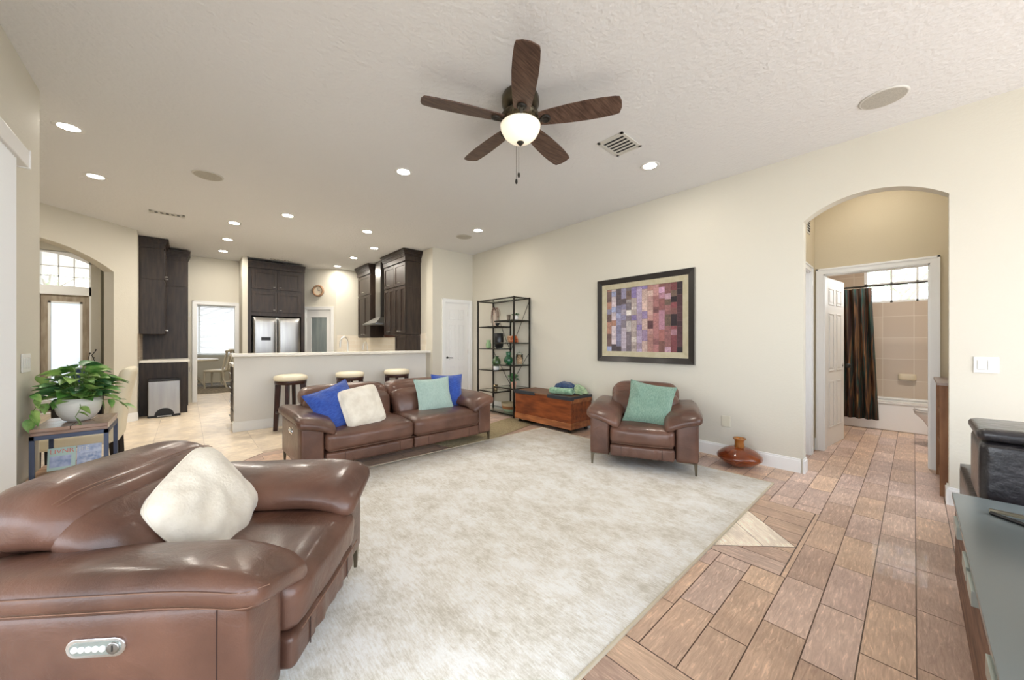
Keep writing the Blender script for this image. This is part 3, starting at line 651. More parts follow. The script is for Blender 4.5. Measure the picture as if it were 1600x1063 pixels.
# ------------------------------------------------------------------ leather seating
def leather_seat(name, label, cat, Wd, n, loc, rz, ctrl=None, legs=((-1, 0), (1, 0), (-1, 1), (1, 1)), group=None):
    t = thing(name, label, cat, loc, rz, group); aw = .20; hw = Wd/2
    def wr(p, a=.004, s=7): return a*noise.noise(Vector((p[0]*s+loc[0], p[1]*s, p[2]*s)))
    for sg in (-1, 1):
        arm = MB().soft((sg*(hw-aw/2), .44, .305), (aw, .86, .395), .028, (.004, .006, 0), 12).build('arm', leather, t)
        # seam line down the front and along the side
        mb = MB(); xo = sg*(hw+.0015)
        mb.tube([(xo, .085, .12), (xo, .085, .49)], .0018, n=5); mb.build('seam', seam_d, arm)
        def fn(p, sg=sg):
            u = cl(0, 1, (p.x*-sg/.165+1)/2)          # 0 outer .. 1 inner
            y = p.y; z = p.z
            z -= .075*u**1.8+.012*(1-u)**2
            f = cl(0, 1, (-y-.20)/.27); z -= .055*f*f*(.45+.8*u)
            k = 1-.25*f*f; zc = -.02*u
            b = cl(0, 1, (y-.25)/.25); z += .012*(1-b)
            z += wr((p.x, y, 0), .006, 5)
            return (p.x, y, z)
        pad = MB().soft((sg*(hw-.135), .44, .54), (.33, .95, .105), .052, (0, .012, .008), 16, fn).build('arm_pad', leather, t)
        mb = MB()   # piping: double stitched seam round the outer lip of the pad
        for zz, ee in ((.562, 0), (.518, .002)):
            pts = []
            for i in range(25):
                y = -.045+i*.0385; f = cl(0, 1, (.24-y)/.27); zb = zz-.012-.055*f*f*.45+.012*(1-cl(0, 1, (y-.69)/.25))
                xx = sg*(hw+.028+.0035); 
                if y < .03: xx -= sg*(.03-y)**2*9
                pts.append((xx, y, zb))
            mb.tube(pts, .0015, n=5)
        mb.build('stitching', seam_m, pad)
    sw = (Wd-2*aw)/n; bw = (Wd-.28)/n
    for i in range(n):
        cx = -hw+aw+sw*(i+.5)
        def fs(p):
            z = p.z; y = p.y
            if z > 0: z += .012*math.sin(PI*cl(0, 1, (y+.33)/.66))+wr((p.x, y, 0), .006, 6)-.012*cl(0, 1, (-y-.22)/.1)
            y += wr((p.x, 3, p.z), .006, 9)
            return (p.x, y, z)
        seat = MB().soft((cx, .29, .325), (sw-.006, .64, .185), .05, (0, .012, .012), 14, fs).build('seat_cushion', leather, t)
        MB().tube([(cx-sw/2+.02, -.040, .252), (cx, -.046, .25), (cx+sw/2-.02, -.040, .252)], .0025, n=5).build('piping', seam_m, seat)
        def ff(p):
            y = p.y
            if y < 0 and abs(p.x) < sw*.30: y += .006*math.sin(p.x*95)+.004*math.sin(p.x*41+1)
            return (p.x, y, p.z)
        ft = MB().soft((cx, .18, .172), (sw-.012, .40, .118), .022, (0, .006, 0), 26, ff).build('footrest', leather, t)
        mb = MB()
        for s2 in (-1, 1): mb.tube([(cx+s2*sw*.31, -.026, .125), (cx+s2*sw*.31, -.026, .222)], .002, n=5)
        mb.build('seam', seam_d, ft)
        bx = -hw+.14+bw*(i+.5)
        def fb(p):    # front bolster leaning back
            t_ = (p.z+.17)/.34; e = 1-.12*cl(0, 1, t_)
            return (p.x*(1-.10*(1-cl(0, 1, t_))), p.y+.10*t_+.02*math.sin(PI*t_)*-1+wr((p.x, 5, p.z), .007, 6), p.z-.03*(abs(p.x)/(bw/2))**4)
        back = MB().soft((bx, .56, .52), (bw-.008, .18, .34), .075, (.006, .03, .0), 14, fb).build('backrest', leather, t)
        def fh(p):
            e = (abs(p.x)/(bw/2))**6
            return (p.x, p.y+.04*p.z/.1, p.z-.022*e+.012*math.sin(PI*cl(0, 1, (p.y+.14)/.28))+wr((p.x, p.y, 8), .005, 5))
        hd = MB().soft((bx, .765, .66), (bw-.006, .27, .19), .082, (.004, .012, .012), 14, fh).build('headrest', leather, t)
        mb = MB()
        for off in (0, .014):
            mb.tube([(bx+(-.5+j/12)*(bw-.06), .672+off, .742+off*.45-.022*abs(-1+j/6)**6) for j in range(13)], .0014, n=5)
        mb.build('stitching', seam_m, hd)
    MB().soft((0, .86, .36), (Wd-.10, .07, .44), .025, (0, 0, 0), 8).build('back_panel', leather, t)
    MB().box(-hw+aw, .06, .13, hw-aw, .82, .20).build('underframe', blackpl, t)
    for sx, e in legs:
        x = sx*(hw-.012); y = .03 if e == 0 else .84; sy = 1 if e == 0 else -1
        lg = MB()
        lg.add([(x-sx*.0, y-.010*sy, .115), (x-sx*.045, y-.010*sy, .115), (x-sx*.030, y-.010*sy, .098), (x-sx*.020, y-.004*sy, 0), (x-sx*.004, y-.004*sy, 0),
                (x-sx*.0, y+.012*sy, .115), (x-sx*.045, y+.012*sy, .115), (x-sx*.030, y+.012*sy, .098), (x-sx*.020, y+.010*sy, 0), (x-sx*.004, y+.010*sy, 0)],
               [(0, 1, 2, 3, 4), (9, 8, 7, 6, 5), (0, 5, 6, 1), (1, 6, 7, 2), (2, 7, 8, 3), (3, 8, 9, 4), (4, 9, 5, 0)])
        lg.box(x-sx*.18, y-.010*sy, .108, x, y+.012*sy, .118)
        lg.build('leg', bronze, t)
    if ctrl:
        x = ctrl*(hw+.004); cy = .39
        Mc = Matrix.Translation((x, cy, .405)) @ Matrix.Rotation(R(90)*ctrl, 4, 'Z') @ Matrix.Rotation(R(90), 4, 'X')
        def pill(w, h, k=8): return [(w/2-h/2+h/2*math.cos(a), h/2*math.sin(a)) for a in [(-PI/2+PI*i/k) for i in range(k+1)]]+[(-w/2+h/2+h/2*math.cos(a), h/2*math.sin(a)) for a in [(PI/2+PI*i/k) for i in range(k+1)]]
        c_ = MB().prism(pill(.150, .052), -.002, .004, M=Mc).build('control_panel', chrome, t, bev=.002)
        MB().prism(pill(.128, .034), .004, .0055, M=Mc).build('inlay', pull_m, c_)
        for j in range(5):
            MB().lathe([(.0085, .005), (.0085, .008), (.006, .0095), (0, .0098)], M=Mc @ Matrix.Translation((-.050+.0175*j, 0, 0)), n=14).build('button', whitepl, c_)
        MB().lathe([(.016, .005), (.016, .008), (.013, .0085), (0, .0085)], M=Mc @ Matrix.Translation((.046, 0, 0)), n=20).build('dial', steel, c_)
        MB().box(-.0015, -.008, .0085, .0015, .008, .0095, M=Mc @ Matrix.Translation((.046, 0, 0))).build('dial_mark', blackpl, c_)
    return t
# far sofa: faces -y, front at y=3.6
leather_seat('sofa', 'long two seat brown leather sofa with metal legs in front of the bar stools', 'sofa', 2.145, 2, (1.816, 3.60, 0.0), 0, ctrl=-1)
# far armchair on the rug
rzc = R(-64.5)
dvec = Vector((math.cos(R(-154.5)), math.sin(R(-154.5))))    # facing
leather_seat('armchair', 'brown leather armchair standing on the rug under the framed picture', 'armchair', 1.0, 1, (3.245-dvec.x*.02, 1.752-dvec.y*.02, .012), R(-154.5)+PI/2, ctrl=None)
# near armchair: faces yaw -34
rn = R(-37); wv = Vector((math.cos(rn+PI/2), math.sin(rn+PI/2)))
NC = Vector((.724, 2.047))+wv*(.015)-wv*.50-Vector((math.cos(rn), math.sin(rn)))*.0
leather_seat('armchair', 'large brown leather armchair at lower left with chrome power buttons on its side', 'armchair', 1.0, 1, (NC.x, NC.y, .012), rn+PI/2, ctrl=-1)

# ------------------------------------------------------------------ pillows
def pillow(name, label, m, size, thick, c, nrm, roll, fold=.02, group=None, rnd=0):
    n = 22; vs = []; fs = []
    for sd in (1, -1):
        for i in range(n+1):
            for j in range(n+1):
                u = -1+2*i/n; v = -1+2*j/n
                k = (1-abs(u)**3.2)*(1-abs(v)**3.2); z = sd*thick/2*k**.5
                q_ = rnd*(u*u*v*v)**2; inx = (1-(.10-rnd*.7)*(1-v*v)*abs(u)**2)*(1-q_); iny = (1-(.10-rnd*.7)*(1-u*u)*abs(v)**2)*(1-q_)
                x = u*size[0]/2*inx; y = v*size[1]/2*iny
                z += (noise.noise(Vector((u*2.1, v*2.1, c[0]*3+sd)))*fold+noise.noise(Vector((u*5, v*3, c[1]*5+sd)))*fold*.5)*min(1, k*3)
                vs.append((x, y, z))
    N = (n+1)**2
    for i in range(n):
        for j in range(n):
            a = i*(n+1)+j; b = a+1; c2 = a+n+2; d = a+n+1; fs.append((a, d, c2, b)); fs.append((N+a, N+b, N+c2, N+d))
    ring = [i*(n+1) for i in range(n+1)]+[n*(n+1)+j for j in range(1, n+1)]+[i*(n+1)+n for i in range(n-1, -1, -1)]+[j for j in range(n-1, 0, -1)]
    for p, q in zip(ring, ring[1:]+ring[:1]): fs.append((p, N+p, N+q, q))
    z = Vector(nrm).normalized(); up = Vector((0, 0, 1)); x = up.cross(z).normalized(); y = z.cross(x)
    M = Matrix((x, y, z)).transposed().to_4x4() @ Matrix.Rotation(roll, 4, 'Z')
    M = Matrix.Translation(c) @ M
    mb = MB(); mb.add(vs, fs, True); o = mb.build(name, m); o.matrix_world = M
    tag(o, label, 'pillow', group)
    # piped edge
    pm = MB(); pm.tube([vs[i] for i in ring]+[vs[ring[0]]], .0035, n=6, caps=False); e = pm.build('piped_edge', m, o)
    return o
fn_ = Vector((math.cos(rn), math.sin(rn)))
pillow('throw_pillow', 'plump cream throw pillow on the large armchair at lower left', cremP, (.40, .40), .18, (.062, 1.96, .575), (fn_.x, fn_.y-.06, .42), R(24), .02, rnd=.14)
pillow('throw_pillow', 'blue throw pillow tilted at the left end of the sofa', blueP, (.46, .46), .13, (1.11, 3.86, .61), (.05, -1, .6), R(19))
pillow('throw_pillow', 'cream throw pillow leaning beside the tilted blue pillow on the sofa', cremP, (.41, .42), .15, (1.335, 3.77, .60), (.0, -1, .50), R(9), rnd=.10)
pillow('throw_pillow', 'pale mint throw pillow toward the right end of the sofa', mintP, (.47, .43), .13, (2.28, 3.98, .60), (-.1, -1, .35), R(2))
pillow('throw_pillow', 'blue throw pillow mostly hidden behind the mint pillow on the sofa', blueP, (.42, .44), .13, (2.52, 4.06, .615), (-.25, -1, .25), R(-2))
pillow('throw_pillow', 'sage green ribbed throw pillow on the armchair under the picture', tealP, (.45, .45), .13, (3.50, 1.80, .62), (dvec.x, dvec.y, .45), R(-9))

# ------------------------------------------------------------------ rugs
mb = MB().soft((0, 0, .006), (3.66, 2.80, .012), .005, (0, 0, 0), 4)
rg = tag(mb.build('area_rug', rug_m, loc=(2.015, 2.225, 0)), 'large cream and grey distressed area rug in the middle of the room', 'rug')
mb = MB(); 
for x0, y0, x1, y1 in ((-1.83, -1.402, 1.83, -1.390), (-1.83, 1.390, 1.83, 1.402), (-1.83, -1.402, -1.818, 1.402), (1.818, -1.402, 1.83, 1.402)): mb.box(x0, y0, 0, x1, y1, .0135)
mb.build('binding', mat('rug_binding', S(204, 194, 172), .9), rg, bev=.002)
tag(MB().soft((0, 0, .005), (1.75, .55, .01), .004, (0, 0, 0), 3).build('jute_mat', jute, loc=(3.15, 3.97, .001), rot=(0, 0, R(14))), 'narrow tan jute mat on the floor at the right end of the sofa', 'mat')

# ------------------------------------------------------------------ etagere
ET = thing('shelf_unit', 'tall black metal etagere with staggered glass shelves in the corner', 'shelf', (3.98, 4.38, 0))
D, Lh = .36, .98
mb = MB()
def bar(x0, y0, z0, x1, y1, z1, r=.011, m=mb): m.tube([(x0, y0, z0), (x1, y1, z1)], r*1.2, n=4)
for x, y in ((0, 0), (D, 0), (0, Lh), (D, Lh)): MB().box(x-.011, y-.011, 0, x+.011, y+.011, 2.01).build('post', blackm, ET)
MB().box(D-.008, Lh/2-.008, .04, D+.008, Lh/2+.008, 1.62).build('post', blackm, ET)
def shelf(z, y0, y1):
    f = MB(); 
    for a in ((0, y0, D, y0), (0, y1, D, y1), (0, y0, 0, y1), (D, y0, D, y1)): f.box(a[0]-.009, a[1]-.009, z-.016, a[2]+.009, a[3]+.009, z)
    o = f.build('shelf', blackm, ET); MB().box(.0, y0, z, D, y1, z+.005).build('glass_pane', glassm, o)
for z in (.05, 2.0): shelf(z, 0, Lh)
LZ = (1.53, 1.14, .76, .38); RZ = (1.62, 1.24, .865, .48)
for z in LZ: shelf(z, Lh/2, Lh)
for z in RZ: shelf(z, 0, Lh/2)
for z0, z1 in ((1.97, 1.08), (1.08, .48), ):
    for a, b in (((.0), Lh), (Lh, 0)):
        bm_ = MB().tube([(D+.004, a, z0), (D+.004, (a+b)/2, z1)], .0045, n=6).build('cross_brace', blackm, ET)
for a, b, z0, z1 in ((Lh/2, .12, 1.08, .49), (Lh/2, Lh-.12, 1.08, .06)): pass
def obj(name, label, cat, mb, m, loc, group=None, rot=None): return tag(mb.build(name, m, loc=loc, rot=rot), label, cat, group)
SX, SY = 3.98, 4.38
def lz(prof, n=24): return MB().lathe(prof, n=n)
vase_hollow = lambda p: p+[(r-.004, z) for r, z in p[::-1] if r > .01][:3]
e = .005
def leaf_cluster(mb, c, n, r, size, up=.3, seed=1, mi=0):
    rd = random.Random(seed)
    for i in range(n):
        a = rd.random()*2*PI; el = rd.uniform(-.2, 1.0); d = Vector((math.cos(a)*math.cos(el), math.sin(a)*math.cos(el), math.sin(el)*up+.2))
        p = Vector(c)+d*r*rd.uniform(.3, 1); leaf(mb, p, d, size*rd.uniform(.7, 1.1), rd, mi)
def leaf(mb, p, d, s, rd, mi=0, wd=.55):
    d = d.normalized(); side = d.cross(Vector((0, 0, 1)));
    side = side.normalized() if side.length > .01 else Vector((1, 0, 0)); nn = side.cross(d)
    tw = rd.uniform(-.6, .6); side = (side*math.cos(tw)+nn*math.sin(tw)); nn = side.cross(d)
    rows = []; K = 7
    for i in range(K):
        t = i/(K-1); w = wd*s*max(0, math.sin(PI*(t*.93+.07)**.72))*(.98 if t < 1 else 0); c = p+d*(t*s)-Vector((0, 0, 1))*(t*t*s*.28)
        rows.append((c-side*w*.5+nn*w*.16, c, c+side*w*.5+nn*w*.16))
    vs = [q for r_ in rows for q in r_]; fs = []
    for i in range(K-1):
        for j in range(2): fs.append((i*3+j, i*3+j+1, i*3+j+4, i*3+j+3))
    mb.add(vs, fs, True, mi)
# top-left shelf: trailing plant on a tall pale pot
o = obj('trailing_plant', 'dried trailing plant in a tall pale pot on the upper left glass shelf', 'plant', lz([(.035, 0), (.04, .05), (.042, .2), (.045, .28)]), mat('pale_pot', S(196, 178, 160), .5), (SX+.14, SY+Lh-.33, 1.535+e))
mb = MB()
for k in range(14):
    a = 2*PI*k/14; rr = .06+.03*random.random(); hh = random.uniform(.05, .24)
    mb.tube([(0, 0, .28), (rr*.6*math.cos(a), rr*.6*math.sin(a), .33), (rr*math.cos(a), rr*math.sin(a), .30-hh*.3), (rr*1.1*math.cos(a), rr*1.1*math.sin(a), .29-hh)], .005, n=5)
mb.build('stems', mat('dry_stem', S(140, 112, 100), .8), o)
obj('small_bowl', 'tiny black bowl beside the trailing plant on the shelf', 'bowl', lz([(.02, 0), (.032, .012), (.04, .05), (.036, .05), (.028, .015)]), blackg, (SX+.1, SY+Lh/2+.05, 1.535+e))
obj('tumbler', 'small taupe tumbler on the top right glass shelf', 'cup', lz([(.028, 0), (.036, .10), (.032, .10), (.026, .008)]), taupe, (SX+.15, SY+.30, 1.62+e))
o = obj('potted_plant', 'small green leafy plant in a white pot on the top right glass shelf', 'plant', lz([(.03, 0), (.042, .04), (.045, .075), (.035, .075), (.033, .06)]), whitepl, (SX+.17, SY+.14, 1.62+e))
mb = MB(); leaf_cluster(mb, (0, 0, .08), 40, .05, .045, seed=3); mb.build('foliage', leafd, o)
obj('glass_jar', 'pale green glass jar on the left side of the second shelf', 'jar', lz([(.04, 0), (.048, .01), (.05, .07), (.038, .10), (.036, .13), (.042, .145), (.036, .145), (.03, .13), (.03, .1), (.042, .07), (.04, .012)]), lgreen, (SX+.12, SY+Lh-.16, 1.14+e))
obj('black_vase', 'glossy black barrel vase beside the pale green jar', 'vase', lz([(.055, 0), (.075, .02), (.085, .12), (.082, .26), (.078, .265), (.07, .25), (.07, .04)]), blackg, (SX+.14, SY+Lh/2+.06, 1.14+e))
obj('shell_ornament', 'pale shell shaped ornament behind the burnt orange one', 'ornament', MB().soft((0, 0, .06), (.05, .14, .12), .03, (0, 0, 0), 8, lambda p: (p.x, p.y*(1+.2*p.z/.06), p.z)), shellm, (SX+.25, SY+.36, 1.24+e))
mb = MB()
for k in range(9):
    a = PI*(k/8); mb.tube([(0, 0, .02), (0, .05*math.cos(a), .02+.08*math.sin(a)), (0, .085*math.cos(a), .02+.10*math.sin(a))], .014, n=7, r2=.02)
mb.lathe([(.03, 0), (.025, .02), (.012, .03)])
obj('coral_ornament', 'burnt orange coral shaped ornament on the right glass shelf', 'ornament', mb, orangec, (SX+.16, SY+.17, 1.24+e))
o = obj('moss_vase', 'round moss green vase with a white base on the left glass shelf', 'vase', lz([(.05, .06), (.07, .09), (.078, .14), (.06, .19), (.035, .21), (.045, .235), (.036, .235), (.028, .21)]), potg2, (SX+.10, SY+Lh/2+.08, .76+e))
lz([(.05, 0), (.055, .03), (.052, .065), (.03, .066)]).build('white_base', whitepl, o)
obj('green_vase', 'glossy emerald green bottle vase on the right glass shelf', 'vase', lz([(.04, 0), (.07, .02), (.082, .065), (.07, .11), (.04, .135), (.044, .2), (.048, .215), (.04, .215), (.035, .14)]), potg, (SX+.20, SY+.36, .865+e))
o = obj('apothecary_jar', 'lidded clear glass jar filled with seashells on the right glass shelf', 'jar', lz([(.05, 0), (.056, .01), (.058, .17), (.054, .17), (.052, .01)]), glassm, (SX+.22, SY+.10, .865+e))
lz([(.049, .01), (.05, .14), (0, .145)]).build('shells', shellm, o); lz([(.06, .172), (.055, .185), (.02, .205), (.008, .21), (.012, .23), (0, .24)]).build('lid', glassm, o)
obj('metallic_cup', 'small bronze metallic cup on the lowest left glass shelf', 'cup', lz([(.03, 0), (.042, .11), (.038, .11), (.03, .01)]), mat('antique_gold', S(140, 124, 98), .25, .8), (SX+.10, SY+Lh/2+.10, .38+e))
o = obj('potted_plant', 'green leafy plant in a blush pot on the lower right glass shelf', 'plant', lz([(.035, 0), (.045, .06), (.05, .09), (.04, .09), (.038, .07)]), terra, (SX+.15, SY+.17, .48+e))
mb = MB(); leaf_cluster(mb, (0, 0, .12), 60, .09, .06, up=1, seed=5); mb.build('foliage', leafd, o)
obj('black_bottle', 'slim dark bottle vase behind the plant in the blush pot', 'vase', lz([(.035, 0), (.04, .02), (.022, .12), (.03, .22), (.028, .22), (.016, .12)]), potg, (SX+.26, SY+.33, .48+e))
o = obj('woven_basket', 'oval woven basket with a brown band on the bottom glass shelf', 'basket', MB().lathe([(.12, .01), (.14, .05)], sx=.75), basketg, (SX+.17, SY+.30, .05+e))
MB().lathe([(.14, .05), (.155, .10)], sx=.75).build('brown_band', basketb, o); MB().lathe([(.155, .10), (.165, .15), (.155, .15), (.14, .10)], sx=.75).build('rim', basket, o)

# ------------------------------------------------------------------ chest and blankets
ch = thing('storage_chest', 'antique reddish wood blanket chest on casters against the right wall', 'chest', (3.86, 3.10, 0))
cw, cl_, z0, z1 = .46, 1.115, .06, .50
MB().box(0, 0, z0, cw, cl_, z1-.02).build('body', chestw, ch, bev=.004)
MB().box(-.008, -.008, z0, cw, cl_+.008, z0+.085).build('plinth_board', cheststrip, ch, bev=.003)
MB().box(-.004, -.010, z1-.085, cw, .0, z1-.025).build('end_batten', cheststrip, ch, bev=.003)
ld = MB().box(-.012, -.012, z1-.02, cw+.005, cl_+.012, z1).build('lid', chesttop, ch, bev=.003)
for y0, y1 in ((-.014, .42), (.68, cl_+.014)): MB().box(-.016, y0, z1-.045, .05, y1, z1+.003).build('metal_band', mat('band_metal', S(62, 66, 72), .5, .4), ld, bev=.002)
MB().box(.05, -.014, z1-.03, cw, .02, z1+.003).build('metal_band', MATS['band_metal'], ld, bev=.002)
for x, y in ((.05, .06), (.05, cl_-.06), (cw-.05, .06), (cw-.05, cl_-.06)):
    MB().lathe([(.022, -.012), (.022, .012)], M=Matrix.Translation((x, y, .022)) @ Matrix.Rotation(R(90), 4, 'X'), n=16).box(x-.008, y-.014, .022, x+.008, y+.014, .06).build('caster', blackm, ch)
def rolled_blanket(label, m, c, L, r, rz):
    """rolled throw: ribbed roll along local y with a spiral end"""
    mb = MB(); n = 40; ny = 22; vs = []; fs = []
    for j in range(ny+1):
        t = j/ny; y = (t-.5)*L; e = min(1, min(t, 1-t)*14)
        for k in range(n):
            a = 2*PI*k/n; rr = r*(.82+.18*e**.5)*(1+.05*math.sin(a*3+y*14)+.05*noise.noise(Vector((math.cos(a)*2, math.sin(a)*2, y*16))))+.004*math.sin(y*150)
            vs.append((rr*1.1*math.cos(a), y, max(0, r*.9+rr*.9*math.sin(a))))
    for j in range(ny):
        for k in range(n): fs.append((j*n+k, j*n+(k+1) % n, (j+1)*n+(k+1) % n, (j+1)*n+k))
    mb.add(vs, fs, True); mb.add(vs[:n], [tuple(range(n-1, -1, -1))]); mb.add(vs[-n:], [tuple(range(n))])
    sp_ = [(r*.12*1.1*(1+k*.16)*math.cos(k*.6), -L/2-.002, r*.9+r*.12*.9*(1+k*.16)*math.sin(k*.6)) for k in range(36)]
    mb.tube(sp_, .005, n=5)
    o = mb.build('rolled_blanket', m, loc=c, rot=(0, 0, rz)); tag(o, label, 'blanket'); return o
def draped_blanket(label, m, c, sx, sy, h, rz, seed, th=.02):
    """loosely heaped throw: stacked arched folds"""
    mb = MB()
    for k in range(3):
        zz = h*(.30*k); fx = sx*(1-.10*k); fy = sy*(1-.12*k)
        def fn(p, k=k, fx=fx, fy=fy):
            u = p.x/(fx/2); v = p.y/(fy/2)
            arch = (1-min(1, u*u))*(1-min(1, v*v)**2)
            w = .010*math.sin(u*7+seed+k)+.012*noise.noise(Vector((u*2+seed, v*3, k)))
            return (p.x+.008*math.sin(v*6+k), p.y+.012*math.sin(u*5+seed), p.z+h*.42*arch+w*arch)
        mb.soft((0, 0, zz+th*.75), (fx, fy, th*1.5), th*.7, (0, 0, 0), 14, fn)
    o = mb.build('draped_blanket', m, loc=c, rot=(0, 0, rz)); tag(o, label, 'blanket'); return o
rolled_blanket('rolled mint green blanket at the front of the chest lid', blanketG, (3.99, 3.375, .505), .36, .052, R(10))
draped_blanket('navy blue blanket in the middle of the pile on the chest', blanketB, (4.14, 3.43, .505), .17, .40, .125, R(8), 4)
draped_blanket('pale green blanket at the back of the chest against the wall', blanketL, (4.215, 3.30, .505), .19, .36, .095, R(-6), 9)

# ------------------------------------------------------------------ picture
pc = thing('framed_picture', 'large framed abstract patchwork painting on the right wall', 'painting', (RX, 2.34, 1.55))
fw, fh = 1.31/2, 1.12/2
mb = MB()
def ring(mb, w, h, b, x0, x1, inn=None):
    """bevelled frame ring facing -x"""
    inn = x0 if inn is None else inn
    o = [(-w, -h), (w, -h), (w, h), (-w, h)]; i_ = [(-w+b, -h+b), (w-b, -h+b), (w-b, h-b), (-w+b, h-b)]
    for k in range(4):
        a, b_ = o[k], o[(k+1) % 4]; c, d = i_[(k+1) % 4], i_[k]
        vs = [(x0, *a), (x0, *b_), (inn, *c), (inn, *d), (x1, *a), (x1, *b_), (x1, *c), (x1, *d)]
        mb.add(vs, [(0, 1, 2, 3), (7, 6, 5, 4), (0, 4, 5, 1), (3, 2, 6, 7)])
ring(mb, fw, fh, .075, -.045, -.002, -.028); mb.build('frame', frame_m, pc)
mb = MB(); ring(mb, fw-.070, fh-.070, .068, -.030, -.004, -.020); mb.build('liner', framel, pc)
mb = MB(); ring(mb, fw+.004, fh+.004, .006, -.03, -.001); mb.build('silver_edge', mat('silver_edge', S(150, 146, 138), .4, .6), pc)
A = TileMesh(); aw_, ah = fw-.133, fh-.133; rd = random.Random(11); ncol = 14; cwid = 2*aw_/ncol
base = [S(120, 92, 84), S(206, 190, 196), S(140, 140, 176), S(176, 164, 180), S(120, 108, 116), S(176, 160, 150), S(180, 160, 196), S(160, 132, 170), S(186, 126, 112), S(180, 110, 108), S(170, 96, 88), S(150, 92, 90), S(140, 60, 66), S(84, 44, 52)]
alt = [S(186, 130, 100), S(156, 170, 214), S(90, 78, 84), S(110, 120, 180), S(212, 206, 196), S(120, 96, 84), S(140, 120, 186), S(210, 176, 160), S(200, 150, 140), S(90, 50, 58), S(206, 150, 190), S(112, 88, 70), S(196, 150, 170), S(46, 30, 38)]
for c in range(ncol):
    z = -ah
    while z < ah-.001:
        hgt = rd.choice([.6, 1, 1, 1, 1.4, 2])*cwid*.95; zt = min(ah, z+hgt)
        if ah-zt < .03: zt = ah
        k = rd.random(); b0, b1 = base[c], alt[rd.choice([c, c, max(0, c-1), min(13, c+1)])]; w = 0 if k < .5 else (1 if k > .75 else .5)
        col = tuple((b0[q]*(1-w)+b1[q]*w) for q in range(3)); lum = sum(col)/3; kk = rd.uniform(.8, 1.25); col = tuple((q*.72+lum*.28)*kk for q in col)
        A.cell(-aw_+c*cwid, z, -aw_+(c+1)*cwid, zt, 0, col, g=.0012)
        z = zt
A.poly([(-aw_, -ah), (aw_, -ah), (aw_, ah), (-aw_, ah)], -.0005, S(120, 96, 92))
ao = A.build('canvas', art_m); ao.parent = pc; ao.matrix_local = Matrix(((0, 0, -1, -.012), (-1, 0, 0, 0), (0, 1, 0, 0), (0, 0, 0, 1)))

# ------------------------------------------------------------------ wall plates
def plate(name, label, M, w, h, m, rockers=0, rm=None):
    o = MB().box(-w/2, -.006, -h/2, w/2, 0, h/2).build(name, m, bev=.003); o.matrix_world = M; tag(o, label, 'outlet' if not rockers else 'switch')
    for i in range(rockers):
        xs = (i-(rockers-1)/2)*.046; MB().box(xs-.0185, -.0068, -.0355, xs+.0185, -.0055, .0355).build('rocker_gap', vent_m, o)
        x = (i-(rockers-1)/2)*.046; MB().box(x-.016, -.010, -.033, x+.016, -.006, .033).build('rocker', rm or m, o, bev=.002)
    return o
MW = lambda y, z: Matrix.Translation((RX-.001, y, z)) @ Matrix.Rotation(R(-90), 4, 'Z')
plate('wall_plate', 'ivory blank wall plate low on the wall right of the armchair', MW(1.367, .39), .085, .12, ivory)
plate('light_switch', 'white double rocker light switch on the wall right of the arch', MW(-.353, 1.083), .115, .118, whitepl, 2)
ls = plate('light_switch', 'white triple light switch on the left wall above the plant', Matrix.Translation((-.779, 3.855, 1.115)) @ Matrix.Rotation(R(90), 4, 'Z'), .165, .12, whitepl, 3)

# ------------------------------------------------------------------ amber vase
av = obj('floor_vase', 'squat amber glass vase on the tile floor by the baseboard', 'vase', MB().lathe([(.04, 0), (.07, .006), (.15, .045), (.195, .085), (.20, .105), (.19, .125), (.14, .165), (.09, .19), (.055, .198)], n=40), amber, (4.135, 1.175, .002))
MB().lathe([(.045, .195), (.042, .23), (.044, .265), (.058, .275), (.058, .285), (.048, .285), (.036, .265), (.036, .2)], n=28).build('neck', ambern, av)

# ------------------------------------------------------------------ side table + plant
st = thing('side_table', 'wood topped metal side table under the potted pothos by the left wall', 'side table', (-.735, 3.70, 0))
tw, td, tz = .335, .46, .70
tp = MB()
for i in range(2):
    for j in range(3): tp.box(i*tw/2+.0015, j*td/3+.001, tz-.022, (i+1)*tw/2-.0015, (j+1)*td/3-.001, tz)
tp.box(.004, .004, tz-.045, tw-.004, td-.004, tz-.023); tp.build('top', tabletop, st, bev=.002)
mb = MB(); 
for a in ((0, 0, tw, .02), (0, td-.02, tw, td), (0, 0, .02, td), (tw-.02, 0, tw, td)): mb.box(a[0], a[1], tz-.072, a[2], a[3], tz-.045)
mb.build('apron_frame', gunmetal, st, bev=.001)
for x, y in ((0, 0), (tw-.022, 0), (0, td-.022), (tw-.022, td-.022)): MB().box(x, y, 0, x+.022, y+.022, tz-.05).build('leg', gunmetal, st, bev=.001)
mb = MB()
for j in range(4): mb.box(-.025, -.12+j*.145, .345, tw-.03, -.12+(j+1)*.145-.003, .37)
mb.build('lower_shelf', shelfwood, st, bev=.002)
mb = MB(); mb.box(.0, -.1, .325, .02, td, .345); mb.box(tw-.055, -.1, .325, tw-.035, td, .345); mb.build('shelf_rail', gunmetal, st)
def text_mesh(txt, size, m, parent, M, ext=.0006):
    cu = bpy.data.curves.new('t', 'FONT'); cu.body = txt; cu.size = size; cu.extrude = ext; cu.align_x = 'LEFT'
    to = bpy.data.objects.new('t', cu); COL.objects.link(to); dg = bpy.context.evaluated_depsgraph_get(); dg.update()
    me = bpy.data.meshes.new_from_object(to.evaluated_get(dg)); bpy.data.objects.remove(to)
    me.materials.clear(); me.materials.append(m); o = bpy.data.objects.new('lettering', me); COL.objects.link(o); o.parent = parent; o.matrix_local = M; return o
